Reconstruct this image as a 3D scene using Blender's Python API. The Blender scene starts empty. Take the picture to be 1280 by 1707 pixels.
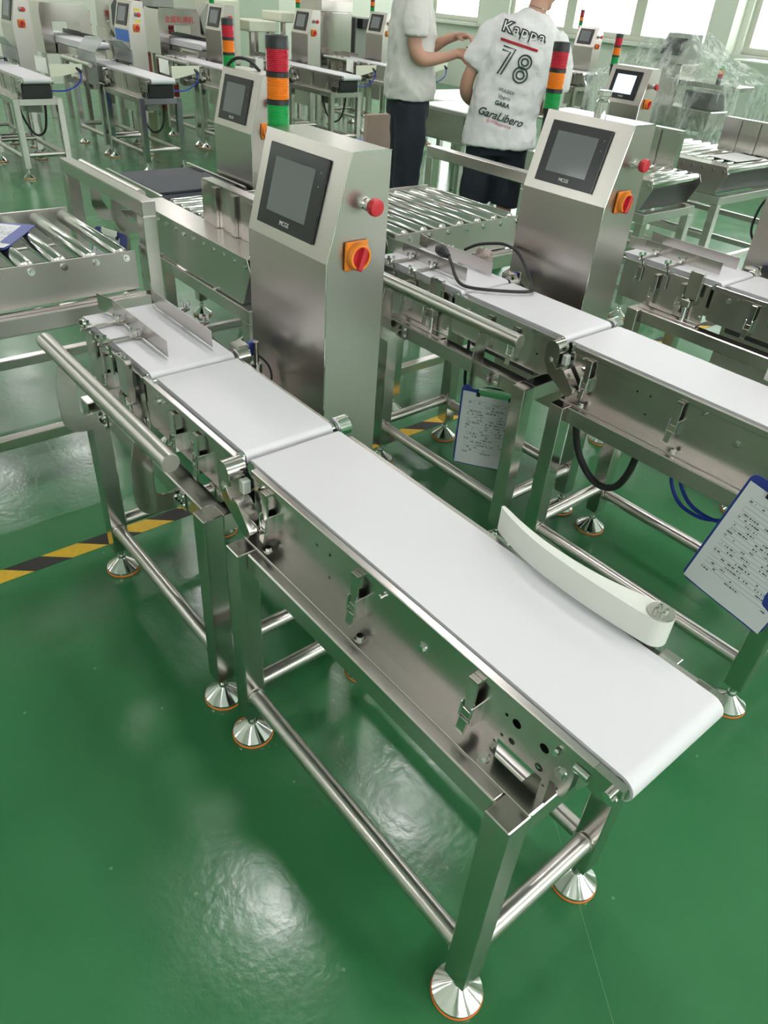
import bpy, bmesh, math, random
from mathutils import Vector, Matrix, noise
from mathutils.bvhtree import BVHTree
random.seed(7)
R = math.radians
scene = bpy.context.scene
COL = scene.collection

# ------------------------------------------------------------------ camera, world, exposure
cam_d = bpy.data.cameras.new('camera'); cam = bpy.data.objects.new('camera', cam_d); COL.objects.link(cam)
cam_d.sensor_fit = 'VERTICAL'; cam_d.sensor_height = 24.0; cam_d.lens = 24.0 * 1220.494 / 1707.0
cam_d.clip_start = 0.05; cam_d.clip_end = 100
_F = Vector((-0.60304094, 0.54317732, -0.58420889)); _R = Vector((0.63197121, 0.77220798, 0.06562953)); _U = Vector((-0.48677924, 0.32962591, 0.80894545))
cam.matrix_world = Matrix(((_R.x, _U.x, -_F.x, 0.29432154), (_R.y, _U.y, -_F.y, -0.55620934), (_R.z, _U.z, -_F.z, 1.59274627), (0, 0, 0, 1)))
scene.camera = cam
world = bpy.data.worlds.new('world'); scene.world = world; world.use_nodes = True
bg = world.node_tree.nodes['Background']; bg.inputs[0].default_value = (1.0, 1.0, 1.0, 1); bg.inputs[1].default_value = 5.0
scene.view_settings.view_transform = 'Standard'; scene.view_settings.look = 'None'; scene.view_settings.gamma = 1.0
scene.view_settings.use_curve_mapping = False
scene.view_settings.exposure = 0.24
LAMP_STRENGTH = 52.0
scene.cycles.use_denoising = True; scene.cycles.use_light_tree = False
scene.cycles.max_bounces = 4; scene.cycles.diffuse_bounces = 2; scene.cycles.glossy_bounces = 3; scene.cycles.caustics_reflective = False; scene.cycles.caustics_refractive = False; scene.cycles.adaptive_threshold = 0.08
scene.cycles.transparent_max_bounces = 12; scene.cycles.sample_clamp_indirect = 6.0

# ------------------------------------------------------------------ materials
MATS = {}
def newmat(name):
    m = bpy.data.materials.new(name); m.use_nodes = True; MATS[name] = m
    nt = m.node_tree; return m, nt, nt.nodes['Principled BSDF']
def setp(b, **k):
    for n, v in k.items():
        s = b.inputs[n.replace('_', ' ')]
        s.default_value = v if not isinstance(v, tuple) else (*v, 1)
def plain(name, col, rough=0.5, metal=0.0, var=0.06, scale=14, bump=0.0, **kw):
    m, nt, b = newmat(name)
    setp(b, Base_Color=col, Roughness=rough, Metallic=metal, **kw)
    tc = nt.nodes.new('ShaderNodeTexCoord'); nz = nt.nodes.new('ShaderNodeTexNoise'); nz.inputs['Scale'].default_value = scale; nz.inputs['Detail'].default_value = 4
    nt.links.new(tc.outputs['Object'], nz.inputs['Vector'])
    mx = nt.nodes.new('ShaderNodeMix'); mx.data_type = 'RGBA'
    mx.inputs[6].default_value = (*[c * (1 - var) for c in col], 1); mx.inputs[7].default_value = (*[min(1, c * (1 + var)) for c in col], 1)
    nt.links.new(nz.outputs['Fac'], mx.inputs[0]); nt.links.new(mx.outputs[2], b.inputs['Base Color'])
    if bump:
        bp = nt.nodes.new('ShaderNodeBump'); bp.inputs['Strength'].default_value = bump; bp.inputs['Distance'].default_value = 0.01
        nt.links.new(nz.outputs['Fac'], bp.inputs['Height']); nt.links.new(bp.outputs['Normal'], b.inputs['Normal'])
    return m
def brushed(name, col, rough, var=0.02):
    return plain(name, col, rough, 1.0, var=var, scale=3)
brushed('steel', (0.63, 0.59, 0.565), 0.16)
brushed('steel_x', (0.63, 0.59, 0.57), 0.25)
brushed('steel_sheet', (0.66, 0.61, 0.59), 0.38)
brushed('steel_tube', (0.62, 0.59, 0.56), 0.31)
plain('cabinet_steel', (0.64, 0.59, 0.565), 0.28, 1.0, var=0.015, scale=3)
plain('chrome', (0.78, 0.78, 0.77), 0.10, 1.0, var=0.02)
plain('roller_chrome', (0.70, 0.69, 0.67), 0.16, 1.0, var=0.03)
plain('dark_metal', (0.10, 0.10, 0.10), 0.45, 0.8)
plain('belt_white', (0.78, 0.765, 0.80), 0.42, var=0.02, scale=3)
plain('belt_black', (0.035, 0.04, 0.055), 0.55)
plain('plastic_white', (0.78, 0.80, 0.74), 0.38, var=0.02)
plain('black_plastic', (0.015, 0.016, 0.018), 0.38)
plain('rubber', (0.02, 0.02, 0.022), 0.6)
plain('orange_rubber', (0.85, 0.22, 0.04), 0.55)
plain('red_plastic', (0.62, 0.03, 0.045), 0.35)
plain('orange_plastic', (0.90, 0.27, 0.03), 0.35)
plain('lens_red', (0.60, 0.015, 0.045), 0.25, Coat_Weight=0.5)
plain('lens_orange', (0.95, 0.25, 0.01), 0.25, Coat_Weight=0.5)
plain('lens_green', (0.01, 0.42, 0.09), 0.25, Coat_Weight=0.5)
plain('screen_bezel', (0.018, 0.019, 0.022), 0.22)
plain('display_off', (0.20, 0.215, 0.22), 0.08, var=0.04, scale=3)
plain('blue_plastic', (0.035, 0.06, 0.33), 0.4)
plain('blue_hose', (0.01, 0.035, 0.42), 0.35)
plain('blue_sign', (0.05, 0.19, 0.62), 0.4)
plain('yellow_label', (0.9, 0.72, 0.12), 0.5)
plain('letter_white', (0.85, 0.85, 0.85), 0.5)
plain('letter_black', (0.02, 0.022, 0.022), 0.6)
plain('letter_green', (0.03, 0.055, 0.05), 0.7)
plain('letter_red', (0.60, 0.03, 0.05), 0.7)
plain('tape_yellow', (0.72, 0.46, 0.035), 0.5, var=0.2, scale=60)
plain('tape_black', (0.03, 0.028, 0.025), 0.6, var=0.3, scale=60)
plain('skin', (0.58, 0.33, 0.24), 0.5, var=0.08, scale=8, Subsurface_Weight=0.1)
plain('hair', (0.015, 0.012, 0.011), 0.5)
plain('shirt_cloth', (0.80, 0.79, 0.80), 0.85, var=0.03, scale=9, bump=0.9)
plain('shirt_grey', (0.70, 0.69, 0.66), 0.85, var=0.04, scale=9, bump=0.9)
plain('navy_cloth', (0.016, 0.020, 0.032), 0.85, var=0.2, scale=8, bump=0.8)
plain('shoe', (0.03, 0.03, 0.03), 0.5)
plain('wall_paint', (0.76, 0.80, 0.70), 0.7, var=0.02, scale=2)
plain('ceiling_paint', (0.80, 0.82, 0.78), 0.8, var=0.02)
plain('frame_alu', (0.62, 0.64, 0.54), 0.4, var=0.03)
plain('cream_paint', (0.80, 0.82, 0.66), 0.45, var=0.02)
plain('crate_red', (0.20, 0.02, 0.02), 0.5)
plain('grey_paint', (0.36, 0.38, 0.33), 0.5)
plain('cardboard', (0.48, 0.36, 0.30), 0.8)
plain('pale_green', (0.50, 0.60, 0.47), 0.5)
def emissive(name, col, strength):
    m, nt, b = newmat(name); setp(b, Base_Color=col, Roughness=0.4); b.inputs['Emission Color'].default_value = (*col, 1); b.inputs['Emission Strength'].default_value = strength
emissive('lamp_panel', (1.0, 0.94, 0.95), LAMP_STRENGTH)
emissive('display_lit', (0.62, 0.72, 0.95), 0.9)
# clear acrylic / film
def clear(name, tint, rough, alpha):
    m, nt, b = newmat(name); out = nt.nodes['Material Output']
    setp(b, Base_Color=tint, Roughness=rough); tr = nt.nodes.new('ShaderNodeBsdfTransparent'); tr.inputs[0].default_value = (0.95, 0.98, 0.96, 1)
    mx = nt.nodes.new('ShaderNodeMixShader'); mx.inputs[0].default_value = alpha
    tc = nt.nodes.new('ShaderNodeTexCoord'); nz = nt.nodes.new('ShaderNodeTexNoise'); nz.inputs['Scale'].default_value = 9; nz.inputs['Detail'].default_value = 6; nz.inputs['Distortion'].default_value = 1.5
    nt.links.new(tc.outputs['Object'], nz.inputs['Vector'])
    bp = nt.nodes.new('ShaderNodeBump'); bp.inputs['Strength'].default_value = 0.9 if name == 'film' else 0.05; bp.inputs['Distance'].default_value = 0.05
    nt.links.new(nz.outputs['Fac'], bp.inputs['Height']); nt.links.new(bp.outputs['Normal'], b.inputs['Normal'])
    if name == 'film':
        mr = nt.nodes.new('ShaderNodeMapRange'); mr.inputs[1].default_value = 0.42; mr.inputs[2].default_value = 0.66; mr.inputs[3].default_value = 0.10; mr.inputs[4].default_value = 0.50
        n5 = nt.nodes.new('ShaderNodeTexNoise'); n5.inputs['Scale'].default_value = 8; n5.inputs['Detail'].default_value = 5; n5.inputs['Distortion'].default_value = 1.2
        mp = nt.nodes.new('ShaderNodeMapping'); mp.inputs['Scale'].default_value = (1.2, 1.2, 0.35); nt.links.new(tc.outputs['Object'], mp.inputs[0]); nt.links.new(mp.outputs[0], n5.inputs['Vector'])
        nt.links.new(n5.outputs['Fac'], mr.inputs[0]); nt.links.new(mr.outputs[0], mx.inputs[0])
    nt.links.new(tr.outputs[0], mx.inputs[1]); nt.links.new(b.outputs[0], mx.inputs[2]); nt.links.new(mx.outputs[0], out.inputs[0])
clear('film', (0.85, 0.9, 0.86), 0.12, 0.2)
clear('acrylic', (0.55, 0.57, 0.56), 0.1, 0.55)
clear('window_glass', (0.9, 0.95, 0.93), 0.02, 0.08)
# glossy green floor
def make_floor():
    m, nt, b = newmat('floor_green'); L = nt.links
    tc = nt.nodes.new('ShaderNodeTexCoord')
    n1 = nt.nodes.new('ShaderNodeTexNoise'); n1.inputs['Scale'].default_value = 1.3; n1.inputs['Detail'].default_value = 6
    n2 = nt.nodes.new('ShaderNodeTexNoise'); n2.inputs['Scale'].default_value = 45; n2.inputs['Detail'].default_value = 3
    n3 = nt.nodes.new('ShaderNodeTexNoise'); n3.inputs['Scale'].default_value = 7; n3.inputs['Detail'].default_value = 5
    for n in (n1, n2, n3): L.new(tc.outputs['Object'], n.inputs['Vector'])
    cr = nt.nodes.new('ShaderNodeValToRGB'); e = cr.color_ramp.elements
    e[0].position = 0.3; e[0].color = (0.034, 0.165, 0.060, 1); e[1].position = 0.7; e[1].color = (0.048, 0.215, 0.082, 1)
    L.new(n1.outputs['Fac'], cr.inputs[0])
    # pale specks and scratches
    vo = nt.nodes.new('ShaderNodeTexVoronoi'); vo.voronoi_dimensions = '2D'; vo.inputs['Scale'].default_value = 2.7; vo.inputs['Randomness'].default_value = 1.0; L.new(tc.outputs['Object'], vo.inputs['Vector'])
    sp = nt.nodes.new('ShaderNodeMath'); sp.operation = 'LESS_THAN'; sp.inputs[1].default_value = 0.010; L.new(vo.outputs['Distance'], sp.inputs[0])
    # one long thin scratch in the coating
    sx = nt.nodes.new('ShaderNodeSeparateXYZ'); L.new(tc.outputs['Object'], sx.inputs[0])
    def lin(cx, cy, c0):
        p = nt.nodes.new('ShaderNodeMath'); p.operation = 'MULTIPLY_ADD'; p.inputs[1].default_value = cx; p.inputs[2].default_value = c0; L.new(sx.outputs[0], p.inputs[0])
        q = nt.nodes.new('ShaderNodeMath'); q.operation = 'MULTIPLY_ADD'; q.inputs[1].default_value = cy; L.new(sx.outputs[1], q.inputs[0]); L.new(p.outputs[0], q.inputs[2]); return q.outputs[0]
    def mth(op, a_, b_):
        p = nt.nodes.new('ShaderNodeMath'); p.operation = op
        for i_, v_ in enumerate((a_, b_)):
            if isinstance(v_, (int, float)): p.inputs[i_].default_value = v_
            else: L.new(v_, p.inputs[i_])
        return p.outputs[0]
    across = mth('ABSOLUTE', lin(0.56853, 0.82266, -0.30181), 0.0); along = lin(0.82266, -0.56853, 0.38118)
    sc_out = mth('MULTIPLY', mth('LESS_THAN', across, 0.0007), mth('MULTIPLY', mth('GREATER_THAN', along, 0.0), mth('LESS_THAN', along, 0.682)))
    mk = nt.nodes.new('ShaderNodeMath'); mk.operation = 'MAXIMUM'; L.new(sp.outputs[0], mk.inputs[0]); L.new(sc_out, mk.inputs[1])
    # scuffed patches
    n6 = nt.nodes.new('ShaderNodeTexNoise'); n6.inputs['Scale'].default_value = 3.2; n6.inputs['Detail'].default_value = 2; L.new(tc.outputs['Object'], n6.inputs['Vector'])
    n7 = nt.nodes.new('ShaderNodeTexNoise'); n7.inputs['Scale'].default_value = 38; n7.inputs['Detail'].default_value = 4; n7.inputs['Distortion'].default_value = 2.5; L.new(tc.outputs['Object'], n7.inputs['Vector'])
    scuff = mth('MULTIPLY', mth('GREATER_THAN', n6.outputs['Fac'], 0.67), mth('GREATER_THAN', n7.outputs['Fac'], 0.56))
    mk3 = mth('MAXIMUM', mk.outputs[0], mth('MULTIPLY', scuff, 0.5))
    mk2 = nt.nodes.new('ShaderNodeMath'); mk2.operation = 'MULTIPLY'; mk2.inputs[1].default_value = 0.45; L.new(mk3, mk2.inputs[0])
    mx = nt.nodes.new('ShaderNodeMix'); mx.data_type = 'RGBA'; mx.inputs[7].default_value = (0.22, 0.42, 0.25, 1)
    L.new(mk2.outputs[0], mx.inputs[0]); L.new(cr.outputs[0], mx.inputs[6]); L.new(mx.outputs[2], b.inputs['Base Color'])
    mr = nt.nodes.new('ShaderNodeMapRange'); mr.inputs[1].default_value = 0.3; mr.inputs[2].default_value = 0.7; mr.inputs[3].default_value = 0.17; mr.inputs[4].default_value = 0.27
    L.new(n3.outputs['Fac'], mr.inputs[0]); L.new(mr.outputs[0], b.inputs['Roughness'])
    bp = nt.nodes.new('ShaderNodeBump'); bp.inputs['Strength'].default_value = 0.06; bp.inputs['Distance'].default_value = 0.01
    L.new(n2.outputs['Fac'], bp.inputs['Height'])
    bp2 = nt.nodes.new('ShaderNodeBump'); bp2.inputs['Strength'].default_value = 0.05; bp2.inputs['Distance'].default_value = 0.02
    L.new(n3.outputs['Fac'], bp2.inputs['Height']); L.new(bp.outputs['Normal'], bp2.inputs['Normal']); L.new(bp2.outputs['Normal'], b.inputs['Normal'])
make_floor()
# printed form: rules and rows of small type on white paper (UV space)
def make_paper():
    m, nt, b = newmat('printed_paper'); L = nt.links; setp(b, Roughness=0.7)
    uv = nt.nodes.new('ShaderNodeUVMap'); sx = nt.nodes.new('ShaderNodeSeparateXYZ'); L.new(uv.outputs[0], sx.inputs[0])
    def M(op, a, c=None, d=None):
        n = nt.nodes.new('ShaderNodeMath'); n.operation = op
        for i, v in enumerate((a, c, d)):
            if v is None: continue
            if isinstance(v, (int, float)): n.inputs[i].default_value = v
            else: L.new(v, n.inputs[i])
        return n.outputs[0]
    u, v = sx.outputs[0], sx.outputs[1]
    fr = M('FRACT', M('MULTIPLY', v, 26.0))
    row = M('FLOOR', M('MULTIPLY', v, 26.0))
    rule = M('MULTIPLY', M('LESS_THAN', fr, 0.09), 0.55)
    inx = M('MULTIPLY', M('GREATER_THAN', u, 0.10), M('LESS_THAN', u, 0.92))
    iny = M('MULTIPLY', M('GREATER_THAN', v, 0.16), M('LESS_THAN', v, 0.90))
    cb = nt.nodes.new('ShaderNodeCombineXYZ'); L.new(M('MULTIPLY', u, 55.0), cb.inputs[0]); L.new(M('MULTIPLY', row, 7.31), cb.inputs[1])
    nz = nt.nodes.new('ShaderNodeTexNoise'); nz.inputs['Scale'].default_value = 1.0; nz.inputs['Detail'].default_value = 2; L.new(cb.outputs[0], nz.inputs['Vector'])
    cb2 = nt.nodes.new('ShaderNodeCombineXYZ'); L.new(M('MULTIPLY', u, 5.0), cb2.inputs[0]); L.new(M('MULTIPLY', row, 3.77), cb2.inputs[1])
    nz2 = nt.nodes.new('ShaderNodeTexNoise'); nz2.inputs['Scale'].default_value = 1.0; L.new(cb2.outputs[0], nz2.inputs['Vector'])
    band = M('MULTIPLY', M('GREATER_THAN', fr, 0.34), M('LESS_THAN', fr, 0.72))
    txt = M('MULTIPLY', M('MULTIPLY', band, M('GREATER_THAN', nz.outputs['Fac'], 0.47)), M('GREATER_THAN', nz2.outputs['Fac'], 0.52))
    ink = M('MULTIPLY', M('MULTIPLY', M('MAXIMUM', rule, M('MULTIPLY', txt, 0.85)), inx), iny)
    mx = nt.nodes.new('ShaderNodeMix'); mx.data_type = 'RGBA'; mx.inputs[6].default_value = (0.84, 0.84, 0.88, 1); mx.inputs[7].default_value = (0.05, 0.05, 0.06, 1)
    L.new(ink, mx.inputs[0]); L.new(mx.outputs[2], b.inputs['Base Color'])
make_paper()
plain('plain_paper', (0.82, 0.82, 0.80), 0.7, var=0.02)

# ------------------------------------------------------------------ mesh helpers
class MB:
    def __init__(s): s.v = []; s.f = []
    def add(s, vs, fs):
        o = len(s.v); s.v += [tuple(p) for p in vs]; s.f += [tuple(i + o for i in q) for q in fs]; return s
    def box(s, lo, hi, b=0.0, M=None):
        lo = Vector(lo); hi = Vector(hi)
        if b <= 0:
            vs = [(x, y, z) for x in (lo.x, hi.x) for y in (lo.y, hi.y) for z in (lo.z, hi.z)]
            fs = [(0, 1, 3, 2), (4, 6, 7, 5), (0, 4, 5, 1), (2, 3, 7, 6), (0, 2, 6, 4), (1, 5, 7, 3)]
        else:
            c = (lo + hi) / 2; h = (hi - lo) / 2; b = min(b, min(h) * 0.9); vs = []; idx = {}
            for sx in (-1, 1):
                for sy in (-1, 1):
                    for sz in (-1, 1):
                        for ax in range(3):
                            p = [sx * (h.x - b), sy * (h.y - b), sz * (h.z - b)]; p[ax] = (sx, sy, sz)[ax] * h[ax]
                            idx[(sx, sy, sz, ax)] = len(vs); vs.append(c + Vector(p))
            fs = []
            for ax in range(3):
                o = [a for a in range(3) if a != ax]
                for sg in (-1, 1):
                    q = []
                    for a, d in ((-1, -1), (1, -1), (1, 1), (-1, 1)):
                        k = [0, 0, 0]; k[ax] = sg; k[o[0]] = a; k[o[1]] = d; q.append(idx[(*k, ax)])
                    if (sg > 0) == (ax == 1): q.reverse()
                    fs.append(tuple(q))
            for ax in range(3):
                o = [a for a in range(3) if a != ax]
                for a in (-1, 1):
                    for d in (-1, 1):
                        k0 = [0, 0, 0]; k1 = [0, 0, 0]; k0[ax] = -1; k1[ax] = 1
                        for k in (k0, k1): k[o[0]] = a; k[o[1]] = d
                        q = [idx[(*k0, o[0])], idx[(*k1, o[0])], idx[(*k1, o[1])], idx[(*k0, o[1])]]
                        n = (Vector(vs[q[1]]) - Vector(vs[q[0]])).cross(Vector(vs[q[2]]) - Vector(vs[q[1]]))
                        if n.dot((Vector(vs[q[0]]) + Vector(vs[q[2]])) / 2 - c) < 0: q.reverse()
                        fs.append(tuple(q))
            for k in [(a, d, e) for a in (-1, 1) for d in (-1, 1) for e in (-1, 1)]:
                q = [idx[(*k, 0)], idx[(*k, 1)], idx[(*k, 2)]]
                n = (Vector(vs[q[1]]) - Vector(vs[q[0]])).cross(Vector(vs[q[2]]) - Vector(vs[q[0]]))
                if n.dot(Vector(k)) < 0: q.reverse()
                fs.append(tuple(q))
        if M is not None: vs = [M @ Vector(p) for p in vs]
        return s.add(vs, fs)
    def cyl(s, p0, p1, r, n=20, r1=None, caps=True):
        return s.lathe([(r, 0), (r if r1 is None else r1, 1)], p0, Vector(p1) - Vector(p0), n, caps)
    def lathe(s, prof, org, axis, n=24, caps=True):
        a = Vector(axis); org = Vector(org); z = a.normalized()
        x = z.orthogonal().normalized(); y = z.cross(x); vs = []; fs = []
        for r, h in prof:
            for k in range(n):
                t = 2 * math.pi * k / n; vs.append(org + a * h + (x * math.cos(t) + y * math.sin(t)) * r)
        for i in range(len(prof) - 1):
            for k in range(n):
                fs.append((i * n + k, i * n + (k + 1) % n, (i + 1) * n + (k + 1) % n, (i + 1) * n + k))
        if caps: fs.append(tuple(range(n - 1, -1, -1))); fs.append(tuple(range((len(prof) - 1) * n, len(prof) * n)))
        return s.add(vs, fs)
    def prism(s, poly, ax, a, b):
        """poly of 2-d points in the plane normal to ax, pushed from a to b along ax"""
        def P(p, h):
            return {'x': (h, p[0], p[1]), 'y': (p[0], h, p[1]), 'z': (p[0], p[1], h)}[ax]
        n = len(poly); vs = [P(p, a) for p in poly] + [P(p, b) for p in poly]
        fs = [tuple(range(n - 1, -1, -1)), tuple(range(n, 2 * n))] + [(i, (i + 1) % n, n + (i + 1) % n, n + i) for i in range(n)]
        return s.add(vs, fs)
    def tube(s, path, r, n=10, caps=True):
        path = [Vector(p) for p in path]; vs = []; fs = []; m = len(path)
        up = None
        for i, p in enumerate(path):
            t = (path[min(i + 1, m - 1)] - path[max(i - 1, 0)]).normalized()
            if up is None: up = t.orthogonal().normalized()
            up = (up - t * up.dot(t)).normalized(); sd = t.cross(up)
            rr = r[i] if isinstance(r, (list, tuple)) else r
            for k in range(n):
                a = 2 * math.pi * k / n; vs.append(p + (up * math.cos(a) + sd * math.sin(a)) * rr)
        for i in range(m - 1):
            for k in range(n): fs.append((i * n + k, i * n + (k + 1) % n, (i + 1) * n + (k + 1) % n, (i + 1) * n + k))
        if caps: fs.append(tuple(range(n - 1, -1, -1))); fs.append(tuple(range((m - 1) * n, m * n)))
        return s.add(vs, fs)
    def mesh(s, name, org=(0, 0, 0), smooth=True, ang=32):
        o = Vector(org); me = bpy.data.meshes.new(name); me.from_pydata([tuple(Vector(p) - o) for p in s.v], [], s.f)
        bm = bmesh.new(); bm.from_mesh(me); bmesh.ops.recalc_face_normals(bm, faces=bm.faces); bm.to_mesh(me); bm.free()
        if smooth:
            me.polygons.foreach_set('use_smooth', [True] * len(me.polygons)); me.set_sharp_from_angle(angle=R(ang))
        return me
def link(name, me, mat=None, parent=None, loc=(0, 0, 0), rot=(0, 0, 0)):
    o = bpy.data.objects.new(name, me); COL.objects.link(o); o.location = loc; o.rotation_euler = rot
    if mat and me is not None and not me.materials: me.materials.append(MATS[mat])
    if parent: o.parent = parent
    return o
def tag(o, label, cat, group=None):
    o['label'] = label; o['category'] = cat
    if group: o['group'] = group
    return o
class Thing:
    """an Empty at the base of a thing; parts are given in the same coordinates and stored relative to it"""
    def __init__(s, name, org, label, cat, group=None):
        s.o = link(name, None, loc=org); s.org = Vector(org); tag(s.o, label, cat, group)
    def part(s, name, mb, mat, parent=None, label=None, ang=32):
        o = link(name, mb.mesh(name, s.org, ang=ang, smooth=ang > 0), mat, parent or s.o)
        if label: o['label'] = label
        return o
    def inst(s, name, me, mat, loc, rot=(0, 0, 0), parent=None):
        return link(name, me, mat, parent or s.o, Vector(loc) - s.org, rot)
def struct(name, mb, mat, parent=None):
    o = link(name, mb.mesh(name, smooth=False), mat, parent)
    if parent is None: o['kind'] = 'structure'
    return o
def one(name, mb, mat, label, cat, group=None, org=(0, 0, 0)):
    return tag(link(name, mb.mesh(name, org), mat, loc=org), label, cat, group)
def kids(o): return [c for c in COL.objects if c.parent == o]
def copy_tree(src, delta, label, group=None, skip=(), parent=None, tree=None):
    c = src.copy(); COL.objects.link(c)
    if parent is None:
        c.location = Vector(src.location) + Vector(delta); c['label'] = label
        if group: c['group'] = group
    else: c.parent = parent
    for ch in tree[src.name]:
        if ch.name.split('.')[0] in skip: continue
        copy_tree(ch, None, None, None, skip, c, tree)
    return c
def index_tree(roots):
    t = {}
    def rec(o):
        t[o.name] = [c for c in ALL if c.parent == o]
        for c in t[o.name]: rec(c)
    ALL = list(COL.objects)
    for r in roots: rec(r)
    return t
def holes_plate(outer, holes, y0, y1, nh=10):
    """plate in the XZ plane with round holes, from y0 to y1"""
    from mathutils.geometry import tessellate_polygon
    loops = [list(outer)] + [[(cx + r * math.cos(2 * math.pi * k / nh), cz + r * math.sin(2 * math.pi * k / nh)) for k in range(nh)] for cx, cz, r in holes]
    tris = tessellate_polygon([[Vector((p[0], p[1], 0)) for p in lp] for lp in loops]); flat = [p for lp in loops for p in lp]; n = len(flat)
    mb = MB(); mb.v = [(p[0], y0, p[1]) for p in flat] + [(p[0], y1, p[1]) for p in flat]
    mb.f = [tuple(q) for q in tris] + [tuple(i + n for i in reversed(q)) for q in tris]; o = 0
    for lp in loops:
        m = len(lp); mb.f += [(o + i, o + (i + 1) % m, n + o + (i + 1) % m, n + o + i) for i in range(m)]; o += m
    return mb
def arc(cx, cz, r, a0, a1, n): return [(cx + r * math.cos(R(a0 + (a1 - a0) * i / n)), cz + r * math.sin(R(a0 + (a1 - a0) * i / n))) for i in range(n + 1)]
def stadium(x0, x1, zc, r, n=10): return arc(x1 - r, zc, r, -90, 90, n) + arc(x0 + r, zc, r, 90, 270, n)
def text_mesh(txt, size, extrude=0.0006, shear=0.0, bold=0.0, spacing=1.0):
    cu = bpy.data.curves.new('lettering', 'FONT'); cu.body = txt; cu.size = size; cu.extrude = extrude; cu.align_x = 'CENTER'; cu.align_y = 'CENTER'; cu.shear = shear; cu.offset = bold
    cu.resolution_u = 3; cu.space_character = spacing
    o = bpy.data.objects.new('lettering', cu); COL.objects.link(o)
    dg = bpy.context.evaluated_depsgraph_get(); me = bpy.data.meshes.new_from_object(o.evaluated_get(dg)); bpy.data.objects.remove(o); bpy.data.curves.remove(cu)
    me.name = 'lettering'; me.materials.clear(); return me
def smooth_path(pts, n=8):
    P = [Vector(p) for p in pts]; out = []
    for i in range(len(P) - 1):
        a, b, c, d = P[max(i - 1, 0)], P[i], P[i + 1], P[min(i + 2, len(P) - 1)]
        for k in range(n):
            t = k / n; out.append(0.5 * ((2 * b) + (c - a) * t + (2 * a - 5 * b + 4 * c - d) * t * t + (3 * b - a - 3 * c + d) * t ** 3))
    out.append(P[-1]); return out
HEX = MB().cyl((0, 0, 0), (0, -0.006, 0), 0.0075, 6).cyl((0, 0.0005, 0), (0, -0.0015, 0), 0.0105, 14).mesh('bolt')
HEXUP = MB().cyl((0, 0, 0), (0, 0, 0.007), 0.0075, 6).cyl((0, 0, -0.0005), (0, 0, 0.002), 0.011, 14).mesh('bolt')
STUB = MB().cyl((0, 0.002, 0), (0, -0.014, 0), 0.005, 10).mesh('pin')
FOOT = MB().lathe([(0.0505, 0.006), (0.0505, 0.014), (0.047, 0.017), (0.016, 0.042), (0.012, 0.046), (0.012, 0.055), (0.008, 0.055), (0.008, 0.09)], (0, 0, 0), (0, 0, 1), 28).mesh('levelling_foot', ang=25)
RING = MB().lathe([(0.051, 0.0), (0.0525, 0.003), (0.051, 0.0065)], (0, 0, 0), (0, 0, 1), 28).mesh('rubber_ring')
WING = MB().cyl((0, 0, 0), (0, 0, 0.010), 0.006, 10).box((-0.014, -0.0015, 0.005), (-0.004, 0.0015, 0.020), 0.001).box((0.004, -0.0015, 0.005), (0.014, 0.0015, 0.020), 0.001).mesh('wing_nut')
def leg(th, x0, y0, s, zb, zt, name='leg', mat='steel'):
    l = th.part(name, MB().box((x0, y0, zb), (x0 + s, y0 + s, zt), 0.002), mat)
    c = (x0 + s / 2, y0 + s / 2, 0)
    th.inst('levelling_foot', FOOT, 'chrome', c, parent=l); th.inst('rubber_ring', RING, 'orange_rubber', c, parent=l)
    return l

# ------------------------------------------------------------------ the room
XB, XF, YL, YR, ZC = -13.0, 5.0, -5.0, 11.5, 4.0
struct('floor', MB().box((XB - 0.2, YL - 0.2, -0.1), (XF + 0.2, YR + 0.2, 0.0)), 'floor_green')
struct('ceiling', MB().box((XB - 0.2, YL - 0.2, ZC), (XF + 0.2, YR + 0.2, ZC + 0.1)), 'ceiling_paint')
struct('wall_back', MB().box((XB - 0.2, YL, 0), (XB, YR, ZC)), 'wall_paint')
ADDED_WIN_F = [(-4.0, -0.5), (0.5, 4.0), (5.0, 8.5)]  # unseen windows, added behind the camera to brighten the steel facing it
mb = MB().box((XF, YL, 0), (XF + 0.25, YR, 1.0)).box((XF, YL, 3.4), (XF + 0.25, YR, ZC)); ys = YL
for a, b in ADDED_WIN_F: mb.box((XF, ys, 1.0), (XF + 0.25, a, 3.4)); ys = b
mb.box((XF, ys, 1.0), (XF + 0.25, YR, 3.4)); struct('wall_front', mb, 'wall_paint')
for i, (a, b) in enumerate(ADDED_WIN_F):  # frames and panes for the added front openings
    w = struct('window_%d' % (8 + i), MB().box((XF + 0.08, a, 1.0), (XF + 0.16, b, 1.08)).box((XF + 0.08, a, 3.32), (XF + 0.16, b, 3.4)).box((XF + 0.08, a, 1.08), (XF + 0.16, a + 0.08, 3.32)).box((XF + 0.08, b - 0.08, 1.08), (XF + 0.16, b, 3.32)), 'frame_alu')
    struct('mullion', MB().box((XF + 0.08, (a + b) / 2 - 0.05, 1.08), (XF + 0.16, (a + b) / 2 + 0.05, 3.32)), 'frame_alu', w)
    for y0, y1 in ((a + 0.08, (a + b) / 2 - 0.05), ((a + b) / 2 + 0.05, b - 0.08)): struct('pane', MB().box((XF + 0.118, y0, 1.08), (XF + 0.122, y1, 3.32)), 'window_glass', w)
def window_wall(name, yin, yout, opens, zs, zt):
    mb = MB(); lo, hi = min(yin, yout), max(yin, yout)
    mb.box((XB, lo, 0), (XF, hi, zs)); mb.box((XB, lo, zt), (XF, hi, ZC))
    xs = XB
    for a, b in opens: mb.box((xs, lo, zs), (a, hi, zt)); xs = b
    mb.box((xs, lo, zs), (XF, hi, zt)); struct(name, mb, 'wall_paint')
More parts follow.
